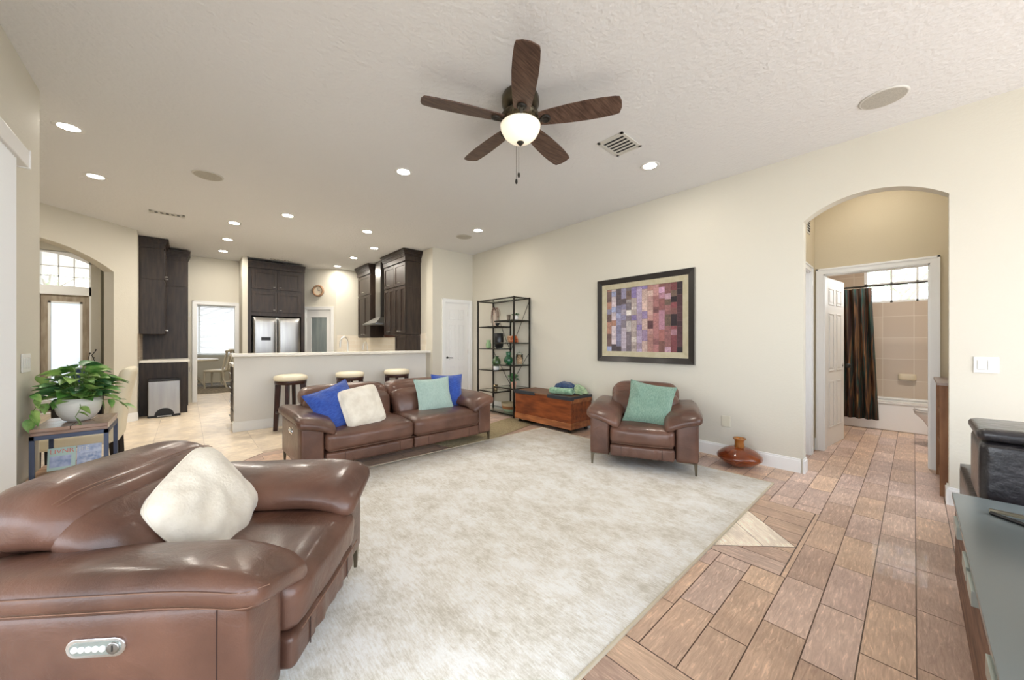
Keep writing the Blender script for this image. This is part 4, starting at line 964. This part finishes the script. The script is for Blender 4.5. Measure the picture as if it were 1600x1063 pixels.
mint_p = mat('magazine_mint', S(196, 222, 214), .4); blue_p = mat('magazine_blue', S(206, 216, 236), .4, col2=S(150, 168, 206), noise_scale=26); coral = mat('coral_ink', S(232, 142, 124), .5)
MM = lambda x, tilt: Matrix.Translation((x-.015, 3.93, .372)) @ Matrix.Rotation(R(tilt), 4, 'X')
for nm, lb, mm, x, txt, ink, w in (('magazine', 'magazine with a mint cover standing on the lower shelf', mint_p, -.690, 'LIVNR', coral, .125), ('magazine', 'magazine with a blue patterned cover standing on the lower shelf', blue_p, -.560, 'JEE', whitepl, .115)):
    o = MB().box(0, -.004, 0, w, .004, .150).build(nm, mm); o.matrix_world = MM(x, -10); tag(o, lb, 'magazine', None)
    text_mesh(txt, .040, ink, o, Matrix.Translation((.008, -.0045, .112)) @ Matrix.Rotation(R(90), 4, 'X'))
    MB().box(.01, -.0052, .02, w-.02, -.0042, .095).build('cover_image', blue_p if mm is mint_p else mat('cover_photo', S(140, 160, 200), .5, col2=S(214, 222, 236), noise_scale=40), o)
PT = thing('potted_plant', 'variegated green pothos in a white bowl pot on the side table', 'plant', (-.565, 3.93, tz+.001))
MB().lathe([(.05, 0), (.07, .01), (.098, .055), (.112, .11), (.110, .16), (.100, .16), (.097, .12)], n=36).build('pot', greeny, PT)
MB().lathe([(.098, .125), (0, .13)], n=24).build('soil', soilm, PT)
rd = random.Random(4); fo = MB(); vine = MB()
for i in range(150):
    a = rd.random()*2*PI; rr = rd.uniform(.02, .15); hh = .15+rd.uniform(.0, .24)*(1-(rr/.2)**2)
    hh = max(hh, .165)
    d = Vector((math.cos(a), math.sin(a), rd.uniform(-.12, .55))); p = Vector((rr*math.cos(a), rr*math.sin(a), hh))
    wx = -.565+p.x+d.x*.08
    if wx < -.765: p.x = -.15; d.x *= .1; d.z = abs(d.z)+.3
    vine.tube([(0.25*p.x, .25*p.y, .12), (p.x*.6, p.y*.6, (p.z+.16)/2+.02), tuple(p)], .0018, n=4, caps=False)
    leaf(fo, p, d, rd.uniform(.075, .13), rd, 0 if rd.random() < .6 else 1, wd=.72)
for pts, nl in (([(.02, -.10, .13), (.03, -.15, .10), (.01, -.17, .05), (.03, -.18, 0)], 5), ([(-.1, -.03, .14), (-.16, -.10, .14), (-.17, -.15, .10), (-.175, -.18, .06)], 6), ([(.1, .0, .13), (.17, -.05, .14), (.2, -.06, .12), (.22, -.06, .09)], 5), ([(-.1, -.05, .15), (-.15, -.12, .19), (-.17, -.16, .21)], 3)):
    vine.tube(pts, .002, n=5)
    for k in range(nl):
        t_ = k/(nl-1)*(len(pts)-1); i0 = min(int(t_), len(pts)-2); q = Vector(pts[i0]).lerp(Vector(pts[i0+1]), t_-i0)
        leaf(fo, q, Vector((rd.uniform(-.25, .6), rd.uniform(-.5, .2), rd.uniform(-.8, .1))), rd.uniform(.05, .075), rd, 0, wd=.8)
fo.build('foliage', [leafm, leafd], PT); vine.build('stems', stemm, PT)

# ------------------------------------------------------------------ dining table, chair
dt = thing('dining_table', 'dark legged dining table with a glossy white top behind the plant', 'table', (-1.33, 5.68, 0))
MB().box(-.85, -.72, .72, .62, .75, .75).build('top', mat('gloss_white_top', S(236, 236, 236), .12, coat=.5), dt, bev=.004)
MB().box(-.83, -.70, .66, .60, .73, .72).build('apron', blackwood, dt)
for x, y in ((.50, -.64), (-.78, -.64), (.50, .66), (-.78, .66)): MB().box(x-.045, y-.045, 0, x+.045, y+.045, .66).build('leg', blackwood, dt, bev=.004)
dc = thing('dining_chair', 'cream leather parsons dining chair with black legs behind the side table', 'chair', (-.66, 4.68, 0), 0)
def fbk(p): t_ = cl(0, 1, (p.z+.3)/.6); return (p.x+.085*t_**1.6, p.y, p.z)
MB().soft((-.02, 0, .455), (.46, .44, .10), .03, (.0, 0, .012), 10).build('seat', cream, dc)
MB().soft((.20, 0, .72), (.085, .44, .62), .038, (.008, 0, 0), 14, fbk).build('backrest', cream, dc)
for sy in (-1, 1):
    MB().tube([(.20, sy*.18, .42), (.21, sy*.18, .25), (.25, sy*.19, 0)], .028, n=4, r2=.019).build('leg', blackwood, dc)
    MB().tube([(-.20, sy*.18, .42), (-.20, sy*.18, 0)], .027, n=4, r2=.02).build('leg', blackwood, dc)
    MB().box(-.2, sy*.18-.008, .20, .22, sy*.18+.008, .225).build('stretcher', blackwood, dc)
MB().box(-.02, -.18, .24, .0, .18, .262).build('stretcher', blackwood, dc)
dc2 = copy_tree(dc); dc2.location = (-1.55, 4.85, 0); dc2.rotation_euler = (0, 0, R(-90)); dc2['label'] = 'cream parsons dining chair tucked at the white topped table behind the left wall'; dc2['category'] = 'chair'
# foyer console and orchid
fc = thing('console_cabinet', 'dark blue console cabinet in the foyer behind the arch', 'cabinet', (-1.14, 8.50, 0))
MB().box(-.13, -.2, .08, .13, .2, .83).build('body', navy, fc, bev=.004); MB().box(-.14, -.21, .83, .14, .21, .85).build('top', navy, fc)
for x, y in ((-.1, -.17), (.1, -.17), (-.1, .17), (.1, .17)): MB().box(x-.02, y-.02, 0, x+.02, y+.02, .08).build('leg', blackwood, fc)
mb = MB().lathe([(.05, 0), (.05, .012), (.01, .02)])
mb.tube([(0, 0, .01), (.02, 0, .1), (-.01, 0, .2), (.03, 0, .27)], .005, n=6); mb.tube([(0, 0, .05), (-.05, 0, .13), (-.03, 0, .22)], .004, n=6)
for p in ((.03, 0, .28), (-.03, 0, .23), (.01, 0, .16)): mb.lathe([(0, -.014), (.014, 0), (0, .014)], *p, n=10)
obj('wire_ornament', 'thin dark wire branch ornament on the blue foyer console', 'ornament', mb, blackm, (-1.07, 8.42, .851))
sc = thing('wall_sconce', 'bronze uplight sconce with a glass bowl beside the transom window', 'sconce', (-1.83, 9.2, 2.28))
MB().lathe([(.02, 0), (.035, .03), (.075, .10), (.07, .10), (.03, .035)]).build('lamp_shade', bulbglass, sc)
MB().tube([(0, 0, .01), (.0, 0, -.06), (-.04, 0, -.12), (-.08, 0, -.10), (-.10, 0, -.02), (-.10, 0, .74)], .008, n=6).build('arm', blackm, sc)

# ------------------------------------------------------------------ kitchen cabinets
def shaker(mb, M, w, h, fr_=.055, t=.02):
    mb.box(0, -t, 0, fr_, 0, h, M=M); mb.box(w-fr_, -t, 0, w, 0, h, M=M); mb.box(fr_, -t, 0, w-fr_, 0, fr_, M=M); mb.box(fr_, -t, h-fr_, w-fr_, 0, h, M=M); mb.box(fr_, -t*.5, fr_, w-fr_, 0, h-fr_, M=M)
def add_door(par, M, w, h, hx, hz, vert=False, hl=.10):
    mb = MB(); shaker(mb, M, w, h); o = mb.build('door', darkwood, par, bev=.0015)
    q = MB(); 
    if vert: q.tube([M @ Vector((hx, -.045, hz-hl/2)), M @ Vector((hx, -.045, hz+hl/2))], .006, n=6)
    else: q.tube([M @ Vector((hx-hl/2, -.045, hz)), M @ Vector((hx+hl/2, -.045, hz))], .006, n=6)
    for s_ in (-1, 1):
        a = Vector((hx, -.02, hz+s_*hl*.35)) if vert else Vector((hx+s_*hl*.35, -.02, hz)); q.tube([M @ a, M @ (a+Vector((0, -.025, 0)))], .004, n=6)
    q.build('handle', alu, o); return o
def crown(par, x0, y0, x1, y1, z0, z1, out=.05, sides=('f',)):
    mb = MB(); mb.box(x0, y0, z0, x1, y1, z0+(z1-z0)*.4); n = 5
    for i in range(n):
        t = (i+1)/n; o = out*t; a = z0+(z1-z0)*(.4+.6*i/n); b = z0+(z1-z0)*(.4+.6*t)
        mb.box(x0-(o if 'l' in sides else 0), y0-(o if 'f' in sides else 0), a, x1+(o if 'r' in sides else 0), y1+(o if 'b' in sides else 0), b)
    return mb.build('crown_moulding', darkwood, par)
def MY(x, y, z): return Matrix.Translation((x, y, z))                                   # front facing -y
def MXn(x, y, z): return Matrix.Translation((x, y, z)) @ Matrix.Rotation(R(-90), 4, 'Z')  # front facing -x, width runs -y
def MXp(x, y, z): return Matrix.Translation((x, y, z)) @ Matrix.Rotation(R(90), 4, 'Z')   # front facing +x, width runs +y
# fridge surround
fs_ = thing('refrigerator_cabinet', 'dark cabinet surround above and around the steel refrigerator', 'cabinet', (0, 0, 0))
mb = MB(); mb.box(.955, 9.40, 0, 1.02, 9.98, 2.86); mb.box(1.95, 9.40, 0, 2.02, 9.98, 2.86); mb.box(1.02, 9.40, 1.82, 1.95, 9.98, 2.86); mb.build('carcass', darkwood, fs_)
for i in range(2):
    x = 1.025+i*.462
    add_door(fs_, MY(x, 9.40, 1.90), .455, .44, .40 if i == 0 else .055, .05, hl=.04); add_door(fs_, MY(x, 9.40, 2.40), .455, .40, .40 if i == 0 else .055, .05, hl=.04)
crown(fs_, .955, 9.36, 2.02, 9.98, 2.84, 2.98, .05, ('f',))
rf = thing('refrigerator', 'stainless steel french door refrigerator under the dark cabinets', 'refrigerator', (1.485, 9.42, 0))
MB().box(-.44, .0, .02, .44, .55, 1.79).build('body', steel, rf)
for s_ in (-1, 1):
    d_ = MB().soft((s_*.2225, -.03, 1.23), (.438, .06, 1.12), .018, (0, .012, 0), 8).build('door', steel, rf)
    MB().tube([(s_*.035, -.105, .75), (s_*.035, -.11, 1.2), (s_*.035, -.105, 1.72)], .012, n=8).build('handle', alu, d_)
MB().soft((0, -.03, .35), (.88, .06, .60), .018, (0, .01, 0), 6).build('freezer_drawer', steel, rf)
MB().box(-.30, -.078, 1.29, -.13, -.066, 1.36).build('dispenser', blackpl, rf)
# left run
lb = thing('base_cabinet', 'dark base cabinet with side panel behind the steel trash can', 'cabinet')
MB().box(-.595, 8.70, .0, .0, 9.39, .90).build('body', darkwood, lb)
MB().box(-.595, 8.69, .0, .01, 8.70, .90).build('side_panel', darkwood, lb)
for i in range(2): add_door(lb, MXp(.0, 8.71+i*.345, .12), .34, .76, .30 if i == 0 else .04, .62, True)
tag(MB().box(-.595, 8.66, .90, .04, 9.395, .94).build('countertop', quartz, bev=.004), 'pale quartz countertop of the short left cabinet run', 'countertop')
lu = thing('wall_cabinet', 'dark upper wall cabinet at the end of the diagonal wall', 'cabinet')
MB().box(-.60, 8.70, 1.39, -.30, 9.39, 2.9).build('body', darkwood, lu)
mb = MB(); mb.box(-.60, 8.692, 1.39, -.29, 8.70, 2.32); mb.box(-.60, 8.692, 2.33, -.29, 8.70, 2.84); mb.build('side_panel', darkwood, lu, bev=.002)
for i in range(2): add_door(lu, MXp(-.30, 8.71+i*.34, 1.40), .335, .92, .05 if i else .04, .06, hl=.05); add_door(lu, MXp(-.30, 8.71+i*.34, 2.34), .335, .50, .04, .05, hl=.05)
crown(lu, -.60, 8.685, -.28, 9.39, 2.86, 3.035, .045, ('f', 'r'))
lt = thing('pantry_cabinet', 'tall dark pantry cabinet beyond the short counter', 'cabinet')
MB().box(-.60, 9.40, .0, .0, 9.99, 2.86).build('body', darkwood, lt)
mb = MB(); mb.box(-.60, 9.392, .94, .0, 9.40, 2.30); mb.box(-.60, 9.392, 2.31, .0, 9.40, 2.83); mb.build('side_panel', darkwood, lt, bev=.002)
add_door(lt, MXp(.0, 9.41, .12), .57, 1.55, .05, .85, True); add_door(lt, MXp(.0, 9.41, 1.69), .57, 1.13, .05, .1, True)
crown(lt, -.60, 9.385, .01, 9.99, 2.80, 3.0, .045, ('f', 'r'))
struct(MB().box(-.60, 8.36, .94, -.594, 9.39, 1.39).build('trim_6', splash2))
# right wall uppers
ru = thing('wall_cabinet', 'large dark wall cabinet with a tall glass-look door pair right of the range hood', 'cabinet')
MB().box(3.13, 6.52, 1.40, 3.44, 7.52, 2.88).build('body', darkwood, ru)
MB().box(3.13, 6.512, 1.40, 3.44, 6.52, 2.32).build('side_panel', darkwood, ru, bev=.002)
for i in range(2):
    for j in range(2): add_door(ru, MXn(3.13, 7.51-i*.50-j*.245, 1.42), .242, .92, .20 if j == 0 else .04, .05, hl=.04)
    add_door(ru, MXn(3.13, 7.51-i*.50, 2.36), .487, .44, .24, .06, hl=.09)
MB().box(3.13, 6.52, 1.07, 3.44, 6.98, 1.39).build('appliance_garage', darkwood, ru)
mb = MB(); shaker(mb, MXn(3.13, 6.97, 1.08), .44, .31, .05); mb.build('door', darkwood, ru)
crown(ru, 3.10, 6.50, 3.44, 7.53, 2.82, 3.03, .07, ('f', 'l'))
ru2 = thing('wall_cabinet', 'narrower dark wall cabinet left of the range hood', 'cabinet')
MB().box(3.13, 8.30, 1.36, 3.44, 9.10, 2.88).build('body', darkwood, ru2)
for j in range(2): add_door(ru2, MXn(3.13, 9.08-j*.39, 1.38), .385, .96, .30 if j == 0 else .06, .05, hl=.04)
add_door(ru2, MXn(3.13, 9.08, 2.36), .775, .44, .38, .06, hl=.09)
crown(ru2, 3.10, 8.28, 3.44, 9.11, 2.82, 3.03, .07, ('f', 'l'))
hd = thing('range_hood', 'stainless steel chimney range hood between the dark wall cabinets', 'range hood', (3.2, 7.92, 0))
MB().box(-.06, -.14, 1.80, .22, .14, 3.02).build('chimney', steel, hd)
MB().add([(-.25, -.36, 1.66), (.22, -.36, 1.66), (.22, .36, 1.66), (-.25, .36, 1.66), (-.06, -.14, 1.80), (.22, -.14, 1.80), (.22, .14, 1.80), (-.06, .14, 1.80)], [(0, 3, 2, 1), (4, 5, 6, 7), (0, 1, 5, 4), (1, 2, 6, 5), (2, 3, 7, 6), (3, 0, 4, 7)]).box(-.26, -.37, 1.63, .22, .37, 1.66).build('canopy', steel, hd)
tag(MB().box(3.425, 7.54, 1.36, 3.438, 8.28, 1.62).build('wood_panel', mat('warm_wood_panel', S(84, 46, 32), .4)), 'reddish wood strip on the wall below the range hood', 'panel')
struct(MB().box(3.43, 6.3, .94, 3.44, 9.4, 1.42).build('trim_7', splash)); struct(MB().box(2.72, 9.388, .94, 3.43, 9.4, 1.42).build('trim_8', brick_mat('backsplash_tile_b', S(232, 222, 204), S(226, 214, 194), S(240, 234, 222), 1, .3, .1, axis='XZ')))
rb = thing('base_cabinet', 'dark base cabinets along the right kitchen wall', 'cabinet'); MB().box(2.84, 7.1, 0, 3.42, 9.35, .90).build('body', darkwood, rb); MB().box(2.80, 7.07, .90, 3.425, 9.38, .94).build('worktop', quartz, rb)
pb = thing('base_cabinet', 'dark base cabinets behind the white bar wall', 'cabinet'); MB().box(.515, 6.435, 0, 3.42, 7.03, .90).build('body', darkwood, pb)
for i in range(4): dr = MB().box(.495, 6.46, .06+i*.21, .515, 7.0, .25+i*.21).build('drawer', darkwood, pb, bev=.002); MB().tube([(.47, 6.6, .17+i*.21), (.47, 6.86, .17+i*.21)], .006, n=6).build('handle', alu, dr)
MB().box(.48, 6.432, .90, 3.42, 7.06, .94).build('worktop', quartz, pb, bev=.003)
tag(MB().box(.45, 6.13, 1.05, 3.60, 6.50, 1.09).build('bar_countertop', quartz, bev=.006), 'long white quartz bar top on the half wall', 'countertop')
# notch where the bar passes the wall corner is hidden inside wall_back
def faucet(x, y, z, hgt, r, label, reach):
    t = thing('faucet', label, 'faucet', (x, y, z), R(200))
    pts = [(0, 0, 0), (0, 0, hgt*.7)]+[(reach/2-reach/2*math.cos(a), 0, hgt*.7+hgt*.3*math.sin(a)) for a in [PI*i/8 for i in range(1, 9)]]+[(reach, 0, hgt*.55)]
    MB().tube(pts, r, n=10).build('spout', alu, t); MB().lathe([(r*2, 0), (r*2, .01), (r*1.2, .03)]).build('base', alu, t); MB().tube([(0, 0, .06), (0, .05, .09)], r*.6).build('lever', alu, t)
faucet(2.13, 6.74, .94, .40, .014, 'tall gooseneck kitchen faucet behind the bar top', .15); faucet(2.50, 6.80, .94, .31, .009, 'smaller thin faucet right of the gooseneck faucet', .10)
# wall clock
ck = thing('wall_clock', 'round wooden rimmed wall clock above the pantry door', 'clock', (2.09+.40/q2, 10.01-.40/q2-.0, 2.48), R(-45))
ck.location = (2.09+.43/q2-.012, 10.01-.43/q2-.012, 2.50)
Mk = Matrix.Rotation(R(90), 4, 'X')
MB().lathe([(.10, 0), (.10, .03), (.115, .042), (.135, .036), (.145, .0)], M=Mk, n=32).build('rim', mat('driftwood', S(150, 118, 90), .6), ck); MB().lathe([(.105, .012), (0, .014)], M=Mk, n=32).build('face', mat('clock_face', S(224, 212, 190), .6), ck)
MB().box(-.003, -.020, 0, .003, -.016, .07).box(-.003, -.020, -.003, .05, -.016, .003).build('hands', blackpl, ck)

# stools
sl = thing('bar_stool', 'round cream topped dark wood bar stool, leftmost of three along the bar', 'bar stool', (1.10, 5.93, 0), R(20), 'bar stools along the bar')
MB().lathe([(.19, .71), (.205, .72), (.21, .745), (.20, .775), (.15, .79), (0, .793)], n=32).build('seat', cream, sl)
MB().lathe([(.10, .655), (.195, .66), (.20, .70), (.19, .712), (0, .712)], n=32).build('seat_base', stoolwood, sl)
for k in range(4):
    a = PI/4+k*PI/2; M = Matrix.Rotation(a, 4, 'Z'); MB().add([M @ Vector(p) for p in [(.12, -.022, .66), (.19, -.022, .66), (.19, .022, .66), (.12, .022, .66), (.165, -.02, 0), (.215, -.02, 0), (.215, .02, 0), (.165, .02, 0)]], [(0, 1, 2, 3), (7, 6, 5, 4), (0, 4, 5, 1), (1, 5, 6, 2), (2, 6, 7, 3), (3, 7, 4, 0)]).build('leg', stoolwood, sl, bev=.003)
MB().lathe([(.165, .26), (.185, .26), (.185, .285), (.165, .285), (.165, .26)], n=32).build('foot_ring', stoolwood, sl)
s2 = copy_tree(sl); s2.location = (1.91, 5.93, 0); s2['label'] = 'round cream topped dark wood bar stool, middle one of three along the bar'
s3 = copy_tree(sl); s3.location = (2.68, 5.93, 0); s3['label'] = 'round cream topped dark wood bar stool, rightmost of three along the bar'
# trash can
tr = thing('trash_can', 'brushed steel rectangular pedal trash can against the dark cabinet', 'trash can', (-.285, 8.52, 0), R(3))
MB().box(-.195, -.13, .03, .195, .13, .60).build('body', steel, tr, bev=.008); MB().box(-.20, -.135, .595, .20, .135, .635).build('lid', blackpl, tr, bev=.01)
MB().box(-.20, -.14, 0, .20, .135, .035).build('base', blackpl, tr, bev=.006)
MB().prism([(.12*math.cos(PI*i/14), .12*math.sin(PI*i/14)) for i in range(15)], 0, .015, M=Matrix.Translation((0, -.128, .03)) @ Matrix.Rotation(R(90), 4, 'X')).build('pedal_arch', blackpl, tr)
MB().box(-.09, -.175, .012, .09, -.13, .03).build('pedal', steel, tr, bev=.004)

# nook furniture
tag(MB().lathe([(1.45, 0), (1.45, .01), (0, .012)], n=48).build('nook_rug', rugb, loc=(.55, 12.9, .001)), 'round grey woven rug under the breakfast table', 'rug')
nt_ = thing('breakfast_table', 'antique white round pedestal breakfast table in the far nook', 'table', (.08, 13.6, .012))
MB().lathe([(0, .70), (.60, .70), (.62, .73), (.60, .76), (0, .76)], n=40).build('top', chairw, nt_); MB().lathe([(.09, .12), (.06, .25), (.08, .45), (.05, .6), (.1, .70)]).build('pedestal', chairw, nt_)
for k in range(4):
    a = PI/4+k*PI/2; c_, s_ = math.cos(a), math.sin(a); MB().tube([(c_*.05, s_*.05, .28), (c_*.25, s_*.25, .20), (c_*.42, s_*.42, .035)], .05, n=6, r2=.032).build('foot', chairw, nt_)
def nook_chair(x, y, rz, label):
    t = thing('breakfast_chair', label, 'chair', (x, y, .012), rz, 'breakfast chairs in the nook')
    MB().soft((0, 0, .46), (.46, .45, .06), .02, (0, 0, .01), 6).build('seat', chairw, t)
    for sx in (-1, 1):
        MB().tube([(sx*.20, -.2, .44), (sx*.20, -.21, .2), (sx*.19, -.2, 0)], .026, n=6, r2=.018).build('leg', chairw, t)
        MB().tube([(sx*.20, .30, 0), (sx*.20, .22, .25), (sx*.20, .20, .46), (sx*.20, .25, .75), (sx*.20, .32, 1.0)], .024, n=6).build('rear_post', chairw, t)
    MB().tube([(-.24, .30, .98), (-.1, .33, 1.02), (.1, .33, 1.02), (.24, .30, .98)], .036, n=6).build('top_rail', chairw, t)
    MB().tube([(0, .21, .48), (0, .26, .7), (0, .33, 1.0)], .045, n=6, r2=.03).build('splat', chairw, t)
    return t
nook_chair(.62, 12.78, R(-115), 'antique white curved back chair in front at the breakfast table'); nook_chair(.98, 13.55, R(-85), 'antique white curved back chair farther back at the breakfast table')

# ------------------------------------------------------------------ bathroom
tb_ = thing('bathtub', 'white alcove bathtub behind the shower curtain', 'bathtub', (0, 0, 0))
mb = MB(); ytA, ytB = -1.39, 1.24
mb.box(7.37, ytA, 0, 7.44, ytB, .38); mb.box(8.05, ytA, .36, 8.149, ytB, .40); mb.box(7.44, ytA, .10, 8.05, ytB, .14); mb.box(7.44, ytA, .14, 7.56, ytA+.12, .38); mb.box(7.44, ytB-.12, .14, 8.05, ytB, .38); mb.box(7.44, ytA, .14, 8.05, ytA+.12, .38); mb.box(8.03, ytA, .1, 8.149, ytB, .36)
mb.build('shell', tubw, tb_, bev=.015); MB().box(7.362, ytA+.002, .382, 7.47, ytB-.002, .402).build('rim', tubw, tb_)
cu = thing('shower_curtain', 'brown and teal vertically striped shower curtain pulled to the left', 'curtain', (7.30, 0, 0))
n = 90; vs = []; fs = []; uvs = []
for i in range(n+1):
    t = i/n
    for j in range(13):
        z = .14+j/12*1.89; flare = 1+.12*(1-j/12)
        y = 1.15-(1.15-.41)*t; y = 1.15-(1.15-y)*(1+.10*(1-j/12))
        vs.append((.035*math.sin(t*2*PI*9)*flare+.012*math.sin(t*40+j*.4), y, z))
for i in range(n):
    for j in range(12): a = i*13+j; fs.append((a, a+1, a+14, a+13))
me = bpy.data.meshes.new('fabric'); me.from_pydata(vs, [], fs); uvl = me.uv_layers.new(name='grain')
for lp in me.loops: q = vs[lp.vertex_index]; uvl.data[lp.index].uv = ((q[1])*1.6, q[2]*.5)
me.polygons.foreach_set('use_smooth', [True]*len(fs)); me.materials.append(stripe_m)
fo_ = bpy.data.objects.new('fabric', me); COL.objects.link(fo_); fo_.parent = cu; sm = fo_.modifiers.new('s', 'SOLIDIFY'); sm.thickness = .003
tag(MB().tube([(7.30, 1.249, 2.055), (7.30, -1.399, 2.055)], .012, n=10).build('curtain_rod', blackm), 'dark shower curtain rod crossing in front of the bathroom window', 'rod')
mb = MB()
for i in range(10): mb.lathe([(.016, -.002), (.020, 0), (.016, .002)], M=Matrix.Translation((7.30-7.30, 1.12-i*.075, 2.055)) @ Matrix.Rotation(R(90), 4, 'X'), n=12)
mb.build('ring', blackm, cu)
tag(MB().soft((0, 0, 0), (.07, .19, .10), .025, (0, 0, 0), 6).build('soap_dish', mat('soap_dish', S(222, 206, 178), .3), loc=(8.115, .07, .72)), 'cream ceramic soap dish on the tiled tub wall', 'soap dish')
to = thing('toilet', 'white toilet partly hidden behind the bathroom door frame', 'toilet', (6.70, -.25, 0), 0)
MB().lathe([(.11, 0), (.10, .08), (.09, .18), (.14, .30), (.19, .37), (.195, .40), (.15, .40)], sx=1, sy=1.3, n=28).build('bowl', toilw, to)
MB().lathe([(.19, .402), (.20, .41), (.20, .42), (.13, .425)], sx=1, sy=1.3, n=28).lathe([(.195, .428), (.195, .445), (0, .45)], sx=1, sy=1.3, n=28).build('seat', toilw, to)
MB().box(-.2, -.50, .38, .2, -.28, .78).build('tank', toilw, to, bev=.015)
bc = thing('bookshelf', 'brown wooden low bookshelf just inside the arch on the right', 'bookshelf', (4.55, -.34, 0))
sw_ = mat('pine_brown', S(156, 112, 76), .5, col2=S(126, 84, 54), noise_scale=3, stretch=(5, 5, 1))
MB().box(0, 0, 0, .02, .20, .90).build('side_panel', sw_, bc); MB().box(.72, 0, 0, .74, .20, .90).build('side_panel', sw_, bc)
MB().box(-.01, 0, .90, .75, .215, .92).build('top', mat('grey_brown_top', S(164, 146, 136), .4), bc)
for z in (.08, .36, .63): MB().box(.02, 0, z, .72, .19, z+.018).build('shelf', sw_, bc)
mb = MB()
for z in (.10, .68, .84): mb.lathe([(.005, 0), (.005, .003), (0, .004)], M=Matrix.Translation((0, .14, z)) @ Matrix.Rotation(R(-90), 4, 'Y'), n=10)
mb.build('screw_cover', whitepl, bc)

# ------------------------------------------------------------------ TV console, ottoman
tc_ = thing('media_console', 'ribbed wood media console with a grey green top at lower right', 'media console', (0, 0, 0))
yf, zt = -.130, .478
MB().box(.9, yf-.42, zt-.022, 2.93, yf, zt).build('top', [sage_top], tc_, bev=.002)
MB().box(.92, yf-.41, .06, 2.915, yf-.025, zt-.024).build('carcass', walnut, tc_)
mb = MB(); x = .93
while x < 2.90:
    mb.box(x, yf-.025, .08, x+.010, yf-.010, zt-.03); x += .016
mb.build('ribbed_front', walnut, tc_)
for x0, x1 in ((2.46, 2.62), (2.05, 2.20), (1.87, 2.02), (1.35, 1.52)):
    MB().box(x0, yf-.012, zt-.075, x1, yf+.008, zt-.024).build('pull', pull_m, tc_, bev=.001)
for x in (1.0, 2.82):
    for y in (yf-.06, yf-.36): MB().box(x-.02, y-.02, 0, x+.02, y+.02, .06).build('foot', blackwood, tc_)
tv = thing('television', 'flat television on splayed bronze and black feet on the media console', 'television', (1.95, yf-.28, zt))
MB().box(-.62, -.02, .07, .62, .02, .78).build('screen', blackpl, tv, bev=.004)
for sg in (1, -1):
    ax, ay = sg*.73, .185
    ft_ = MB()
    ft_.prism([(ax, ay), (ax+sg*.016, ay-.004), (sg*.75, -.06), (sg*.72, -.06)], .010, .022) if sg > 0 else ft_.prism([(ax, ay), (sg*.72, -.06), (sg*.75, -.06), (ax+sg*.016, ay-.004)], .010, .022)
    ft_.build('foot', mat('tv_bronze%d' % sg, S(158, 146, 122), .3, .8), tv)
    MB().tube([(ax-sg*.004, ay-.004, .007), (sg*.62, .06, .008), (sg*.50, -.01, .012), (sg*.50, 0, .08)], .0085, n=4).build('foot_brace', blackpl, tv)
be = thing('storage_bench', 'low dark bench beneath the black leather ottoman', 'bench', (3.04, -.64, 0))
MB().soft((.52, .20, .21), (1.04, .46, .38), .02, (0, 0, 0), 6).build('body', blackl, be)
for x in (.06, .98):
    for y in (.03, .37): MB().box(x-.02, y-.02, 0, x+.02, y+.02, .03).build('foot', blackwood, be)
ot = thing('ottoman', 'black crackled leather cube ottoman with a padded lid by the right wall', 'ottoman', (3.25, -.455, .40))
MB().soft((0, 0, .175), (.44, .46, .33), .022, (.004, .004, 0), 10).build('body', blackl, ot)
MB().soft((0, 0, .375), (.46, .48, .06), .026, (0, 0, .008), 12).build('lid', blackl, ot)

# ------------------------------------------------------------------ outdoors
def tree(x, y, h, r, seed, label, n=1500):
    t = thing('garden_tree', label, 'tree', (x, y, -.06)); rd_ = random.Random(seed)
    mb = MB(); mb.tube([(0, 0, 0), (.1, 0, h*.4), (0, .1, h*.8)], .12, n=8, r2=.04)
    for k in range(9):
        a = rd_.random()*2*PI; mb.tube([(0, 0, h*(.35+.05*k)), (r*.5*math.cos(a), r*.5*math.sin(a), h*(.5+.05*k)), (r*math.cos(a), r*math.sin(a), h*(.6+.05*k))], .04, n=5, r2=.01)
    mb.build('trunk', bark, t); fo2 = MB()
    for k in range(n):
        a = rd_.random()*2*PI; b = rd_.uniform(-1, 1); rr = r*rd_.random()**.5; p = Vector((rr*math.cos(a)*math.sqrt(1-b*b*.5), rr*math.sin(a), h*.75+b*h*.35))
        leaf(fo2, p, Vector((rd_.uniform(-1, 1), rd_.uniform(-1, 1), rd_.uniform(-1, .4))), rd_.uniform(.12, .24), rd_, 0, wd=.4)
    fo2.build('foliage', treel, t)
tree(13.5, .2, 4.6, 1.9, 3, 'leafy tree outside the bathroom window'); tree(-3.0, 16.5, 5.4, 2.2, 5, 'leafy tree outside the foyer transom window')
